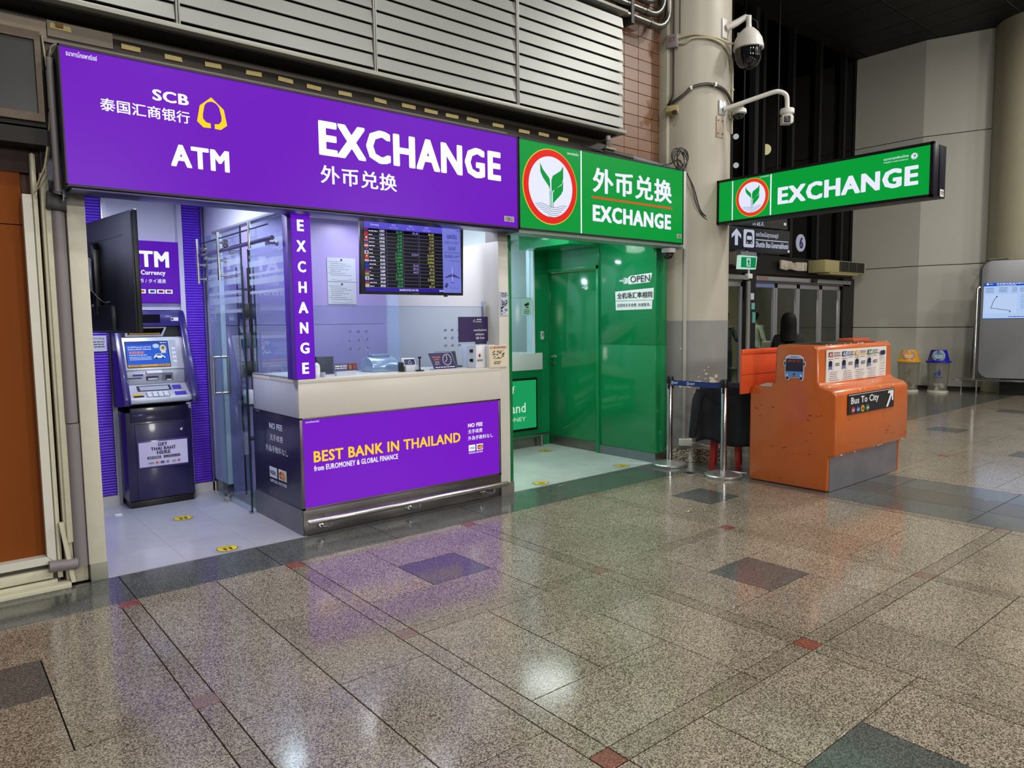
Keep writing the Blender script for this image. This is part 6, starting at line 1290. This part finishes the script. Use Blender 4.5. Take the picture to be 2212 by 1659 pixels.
G().ext([(8.98, 2.205), (9.41, 2.215), (9.44, 2.40), (9.0, 2.40)], (0, 5.8, 0), (1, 0, 0), (0, 0, 1), (0, .05, 0)).build('case', M('#bfe8d8', emit=.8), t, .004); bx('bracket', (9.02, 9.42, 5.8, 5.86, 2.405, 2.455), M('#6a6c70', .4), t); bx('stem', (9.2, 9.24, 5.83, 5.85, 2.45, 2.50), M('#6a6c70', .4), t); bx('arm', (9.2, 9.24, 5.83, 6.10, 2.478, 2.498), M('#6a6c70', .4), t)
p = P((9.0, 5.8, 2.21), (1, 0, .01), (0, 0, 1)); p.poly([(.02, .02), (.395, .02), (.41, .17), (.03, .165)], M('#0a8a50', emit=.8)); p.layer(5); p.rect(.16, .26, .035, .155, M('#bfe8d8', emit=.8)); p.layer(4)
MN = M('#0b4a34', .5); p.ell(.21, .138, .011, .010, MN, 10); p.poly([(.195, .125), (.22, .125), (.235, .10), (.222, .085), (.225, .07), (.25, .05), (.235, .045), (.208, .065), (.195, .04), (.18, .045), (.195, .075), (.198, .10), (.18, .09), (.175, .098)], MN); p.build('running_man', t)
bx('lamp_body', (9.22, 9.33, 5.8, 5.86, 2.08, 2.15), M('#c9c9c6', .4), t, .008); bx('stem', (9.26, 9.28, 5.82, 5.84, 2.15, 2.21), M('#c9c9c6', .4), t)
t = thing('number_six_sign', 'round white sign with a blue number 6 on the dark glass', 'sign', (13.79, 7.5, 3.0))
G().lathe([(.172, 0), (.172, .02)], (13.79, 7.52, 3.01), 40, (0, -1, 0)).build('disc', M('#c9cad6', emit=.45), t); p = P(**fy(13.79, 7.50, 3.01), eps=.004); p.text('6', -.075, .075, -.115, .115, M('#1f2f80', .4), .06); p.build('print', t)
bx('stem', (13.78, 13.80, 7.52, 7.56, 3.0, 3.1), BLACK, t)
t = thing('upper_pictogram_sign', 'small lit pictogram sign peeping over the top of the green projecting sign', 'sign', (10.4, 6.6, 3.2))
bx('case', (10.1, 10.62, 6.6, 6.7, 3.30, 3.62), M('#3a3c42', .3), t, .01); bx('lit_face', (10.14, 10.58, 6.596, 6.6, 3.34, 3.58), M('#8f9aa8', emit=.5), t); bx('hanger', (10.35, 10.38, 6.64, 6.66, 3.62, 7.15), BLACK, t)

# ================================================================== PEOPLE
def figure(name, label, j, rad, cloth_m, skin_m, hair_m, hair='short', loc=(0, 0, 0), lower_m=None, face=(0, 1, 0)):
    """j: joints dict in world space; one skinned continuous body, hair as child"""
    t = thing(name, label, 'person', loc)
    J = list(j.keys()); vs = [Vector(j[k]) for k in J]
    E_ = [('pelvis', 'waist'), ('waist', 'chest'), ('chest', 'neck'), ('neck', 'jaw'), ('jaw', 'head'), ('head', 'crown')]
    for s_ in 'lr': E_ += [('chest', 'sh' + s_), ('sh' + s_, 'el' + s_), ('el' + s_, 'wr' + s_), ('wr' + s_, 'ha' + s_), ('pelvis', 'hp' + s_), ('hp' + s_, 'kn' + s_), ('kn' + s_, 'an' + s_), ('an' + s_, 'to' + s_)]
    me = bpy.data.meshes.new('body'); me.from_pydata([tuple(v - Vector(loc)) for v in vs], [(J.index(a), J.index(b_)) for a, b_ in E_], []); me.update()
    o = bpy.data.objects.new('body', me); COL.objects.link(o); o.parent = t; ORG[o.name] = Vector(loc)
    md = o.modifiers.new('skin', 'SKIN'); sv = me.skin_vertices[0].data
    for i, k in enumerate(J): sv[i].radius = rad[k if k in rad else k[:-1]]; sv[i].use_root = (k == 'pelvis')
    md.use_smooth_shade = True; sb = o.modifiers.new('sub', 'SUBSURF'); sb.levels = 2; sb.render_levels = 2
    # colour zones by height and reach
    dg = bpy.context.evaluated_depsgraph_get(); em = bpy.data.meshes.new_from_object(o.evaluated_get(dg)); o.modifiers.clear(); o.data = em
    for m_ in (cloth_m, skin_m, lower_m or cloth_m): em.materials.append(m_)
    nk = Vector(j['neck']) - Vector(loc); pv = Vector(j['pelvis']) - Vector(loc); hl, hr = Vector(j['hal']) - Vector(loc), Vector(j['har']) - Vector(loc)
    for f in em.polygons:
        c_ = f.center; f.use_smooth = True
        f.material_index = 1 if (c_.z > nk.z + .02 or (c_ - hl).length < .11 or (c_ - hr).length < .11) else (2 if c_.z < pv.z + .02 else 0)
    F = Vector(face).normalized(); S = F.cross(Vector((0, 0, 1))); H = Vector(j['head'])
    def uvh(c_, rx, ry, rz, nm, m_, cut=None, n=20, rings=14):
        g = G(); vs_ = []; fs = []
        for i in range(rings + 1):
            ph = PI * i / rings
            for k in range(n):
                th = 2 * PI * k / n; d = S * math.cos(th) * math.sin(ph) * rx + F * math.sin(th) * math.sin(ph) * ry + Vector((0, 0, 1)) * math.cos(ph) * rz
                if cut: d = cut(d)
                vs_.append(c_ + d)
        for i in range(rings):
            for k in range(n): fs.append((i * n + k, i * n + (k + 1) % n, (i + 1) * n + (k + 1) % n, (i + 1) * n + k))
        g.add(vs_, fs); return g.build(nm, m_, t, sm=True, ang=60)
    if hair == 'long':
        G().lathe([(.004, .125), (.035, .119), (.062, .098), (.079, .06), (.085, 0), (.084, -.07), (.090, -.14), (.098, -.19), (.06, -.23)], H - F * .028, 28).build('hair', hair_m, t, sm=True)
    else: uvh(H - F * .018 + Vector((0, 0, .03)), .088, .10, .105, 'hair', hair_m)
    for s_ in (-1, 1):
        uvh(H + S * s_ * .034 + F * .088 + Vector((0, 0, -.0)), .012, .008, .008, 'eye', M('#e8e4de', .3), n=10, rings=6); uvh(H + S * s_ * .034 + F * .094, .006, .005, .006, 'pupil', BLACK, n=8, rings=5)
        if hair != 'long': uvh(H + S * s_ * .085 + Vector((0, 0, -.01)), .012, .02, .03, 'ear', skin_m, n=10, rings=6)
        for k, nm in enumerate(('hal', 'har')):
            if (s_ == -1) == (k == 0):
                hd = Vector(j[nm]); wr = Vector(j['wr' + nm[-1]]); d = (hd - wr).normalized(); sd = d.cross(Vector((0, 0, 1))); sd = sd.normalized() if sd.length > .1 else S
                for q_ in range(4): G().tube([hd + sd * (.012 * (q_ - 1.5)), hd + sd * (.016 * (q_ - 1.5)) + d * .05, hd + sd * (.016 * (q_ - 1.5)) + d * .075 - Vector((0, 0, .012))], [.010, .009, .007], 8).build('finger', skin_m, t, sm=True)
                G().tube([wr + d * .03, wr + d * .05 + F * .03, wr + d * .085 + F * .04], [.012, .010, .008], 8).build('thumb', skin_m, t, sm=True)
    uvh(H + F * .10 + Vector((0, 0, -.03)), .010, .016, .018, 'nose', skin_m, n=10, rings=6); uvh(H + F * .088 + Vector((0, 0, -.062)), .022, .008, .006, 'mouth', M('#8a4a44', .5), n=10, rings=6)
    return t
RAD = {'pelvis': (.145, .115), 'waist': (.125, .10), 'chest': (.15, .11), 'neck': (.052, .052), 'jaw': (.062, .066), 'head': (.078, .092), 'crown': (.060, .070), 'sh': (.062, .062), 'el': (.045, .045), 'wr': (.030, .030), 'ha': (.036, .022), 'hp': (.09, .09), 'kn': (.062, .062), 'an': (.042, .042), 'to': (.036, .030)}
def pose(x, y, zs, F, sit, hs=1.0, sw=1.0, hd=0.0, arms=((.0, .12), (.0, .12))):
    F = Vector(F).normalized(); S = F.cross(Vector((0, 0, 1))); o = Vector((x, y, 0)); Z = Vector((0, 0, 1)); pz = zs
    j = {'pelvis': o + Z * pz, 'waist': o + Z * (pz + .17) + F * .0, 'chest': o + Z * (pz + .38) - F * .01, 'neck': o + Z * (pz + .55), 'jaw': o + Z * (pz + .62) + F * .02, 'head': o + Z * (pz + .70 - hd) + F * .015, 'crown': o + Z * (pz + .765 - hd)}
    for s_, k in ((-1, 'l'), (1, 'r')):
        fw, dn = arms[0 if s_ < 0 else 1]
        j['sh' + k] = o + S * s_ * .175 * sw + Z * (pz + .47 + hd); j['el' + k] = o + S * s_ * .235 * sw + Z * (pz + .21) + F * (.02 + fw * .3); j['wr' + k] = o + S * s_ * .20 + Z * (pz + dn) + F * (.12 + fw); j['ha' + k] = j['wr' + k] + F * (.05 if fw > .05 else .01) - Z * (.02 if fw > .05 else .07)
        j['hp' + k] = o + S * s_ * .09 + Z * (pz - .03)
        if sit: j['kn' + k] = o + S * s_ * .11 + F * .43 + Z * (pz - .02); j['an' + k] = o + S * s_ * .11 + F * .45 + Z * (pz - .42); j['to' + k] = j['an' + k] + F * .15 - Z * .04
        else: j['kn' + k] = o + S * s_ * .10 + Z * (pz * .53) + F * .02 * (1 + s_); j['an' + k] = o + S * s_ * .11 + Z * .085 - F * .03 * s_; j['to' + k] = j['an' + k] + F * .14 - Z * .05
    return j
SKN = M('#b98566', .5); HB = M('#030303', .65, spec=.2, bump=.4, bscale=90)
jw = pose(7.42, 4.16, .775, (.87, .48, 0), True, sw=.72, hd=.03, arms=((.22, .12), (.22, .12)))
figure('person', 'person with long black hair in a black top, seen from behind over the bus desk', jw, RAD, M('#0b0b0e', .8), SKN, HB, 'long', (7.42, 4.16, 0), M('#101014', .8), (.87, .48, 0))
t = thing('tall_stool', 'black tall office stool under the person at the bus desk', 'stool', (7.42, 4.17, 0))
G().lathe([(.17, .55), (.2, .57), (.2, .60), (.17, .615)], (7.42, 4.2, 0), 28).build('seat', BLACKM, t, sm=True); G().lathe([(.02, .06), (.02, .55)], (7.42, 4.2, 0), 14).build('post', CHROME, t); G().lathe([(.19, .35), (.2, .36), (.19, .37)], (7.42, 4.2, 0), 24, cap=False).build('foot_ring', CHROME, t)
for k in range(5): a = 2 * PI * k / 5; G().tube([(7.42, 4.2, .07), (7.42 + .22 * math.cos(a), 4.2 + .22 * math.sin(a), .045)], [.02, .013], 8).lathe([(.02, -.03), (.02, .0)], (7.42 + .22 * math.cos(a), 4.2 + .22 * math.sin(a), .035), 10).build('leg', BLACK, t)
G().ext(rr(-.19, .19, .88, 1.16, .07), (7.46, 4.0, 0), (.97, .25, 0), (0, 0, 1), (.008, -.03, 0)).build('backrest', M('#0d0e12', .6), t, .006); G().tube([(7.43, 4.08, .60), (7.455, 4.0, .80), (7.46, 3.985, .98)], .014, 8).build('back_stem', BLACK, t)
jo = pose(14.6, 9.0, .84, (.8, -.2, 0), False, arms=((.18, .30), (.05, .04)))
figure('person', 'person in a pale short-sleeved shirt standing outside beyond the glass doors', jo, RAD, M('#bdb79c', .7), M('#8a5f48', .5), HB, 'short', (14.6, 9.0, 0), M('#22242a', .8), (.8, -.2, 0))
jo2 = pose(12.9, 8.65, .84, (-.5, -.8, 0), False, arms=((.2, .3), (.2, .3)))
figure('person', 'person in a dark grey shirt outside the left glass doors beside the column', jo2, RAD, M('#3a3a36', .7), M('#6a4a3a', .5), HB, 'short', (12.9, 8.65, 0), M('#1a1b1f', .8), (-.5, -.8, 0))
t = thing('luggage_trolley', 'metal luggage trolley loaded with dark bags outside the glass doors', 'trolley', (14.2, 8.5, 0))
g = G(); 
for dx in (0, .55): g.tube([(14.0 + dx, 8.3, .12), (14.35 + dx, 8.3, .14), (14.4 + dx, 8.3, 1.02), (14.34 + dx, 8.3, 1.06)], .014, 8)
g.tube([(14.38, 8.3, 1.05), (14.9, 8.3, 1.05)], .016, 8).box(14.0, 14.95, 8.2, 8.7, .12, .15); g.build('frame', CHROME, t)
for a, b_ in ((14.05, 8.25), (14.9, 8.25), (14.5, 8.68)): G().lathe([(.06, -.02), (.06, .02)], (a, b_, .045), 16, (0, 1, 0)).build('wheel', BLACK, t)
tag(bx('suitcase', (14.02, 14.45, 8.25, 8.55, .152, .80), M('#23261f', .6), None, .03, org=(14.2, 8.4, .15)), 'dark green suitcase standing on the luggage trolley', 'suitcase')
tag(bx('bag', (14.05, 14.40, 8.26, 8.52, .802, 1.02), M('#77736a', .7), None, .04, org=(14.2, 8.4, .8)), 'pale soft bag on top of the dark suitcase outside', 'bag')
for (x_, z_), lb in zip(((13.753, 4.985), (12.678, 5.083), (12.692, 4.532)), ('warm oval glow set behind the dark glass as a lamp reflection, above the projecting sign', 'small white glow set behind the dark glass as a lamp reflection, upper of two by the column', 'small white glow set behind the dark glass as a lamp reflection, lower of two by the column')):  # glowing discs added to stand in for lamp reflections in the glass
    t = thing('glass_glint', lb, 'lamp', (x_, 8.3, z_)); k_ = .12 if x_ > 13 else .06
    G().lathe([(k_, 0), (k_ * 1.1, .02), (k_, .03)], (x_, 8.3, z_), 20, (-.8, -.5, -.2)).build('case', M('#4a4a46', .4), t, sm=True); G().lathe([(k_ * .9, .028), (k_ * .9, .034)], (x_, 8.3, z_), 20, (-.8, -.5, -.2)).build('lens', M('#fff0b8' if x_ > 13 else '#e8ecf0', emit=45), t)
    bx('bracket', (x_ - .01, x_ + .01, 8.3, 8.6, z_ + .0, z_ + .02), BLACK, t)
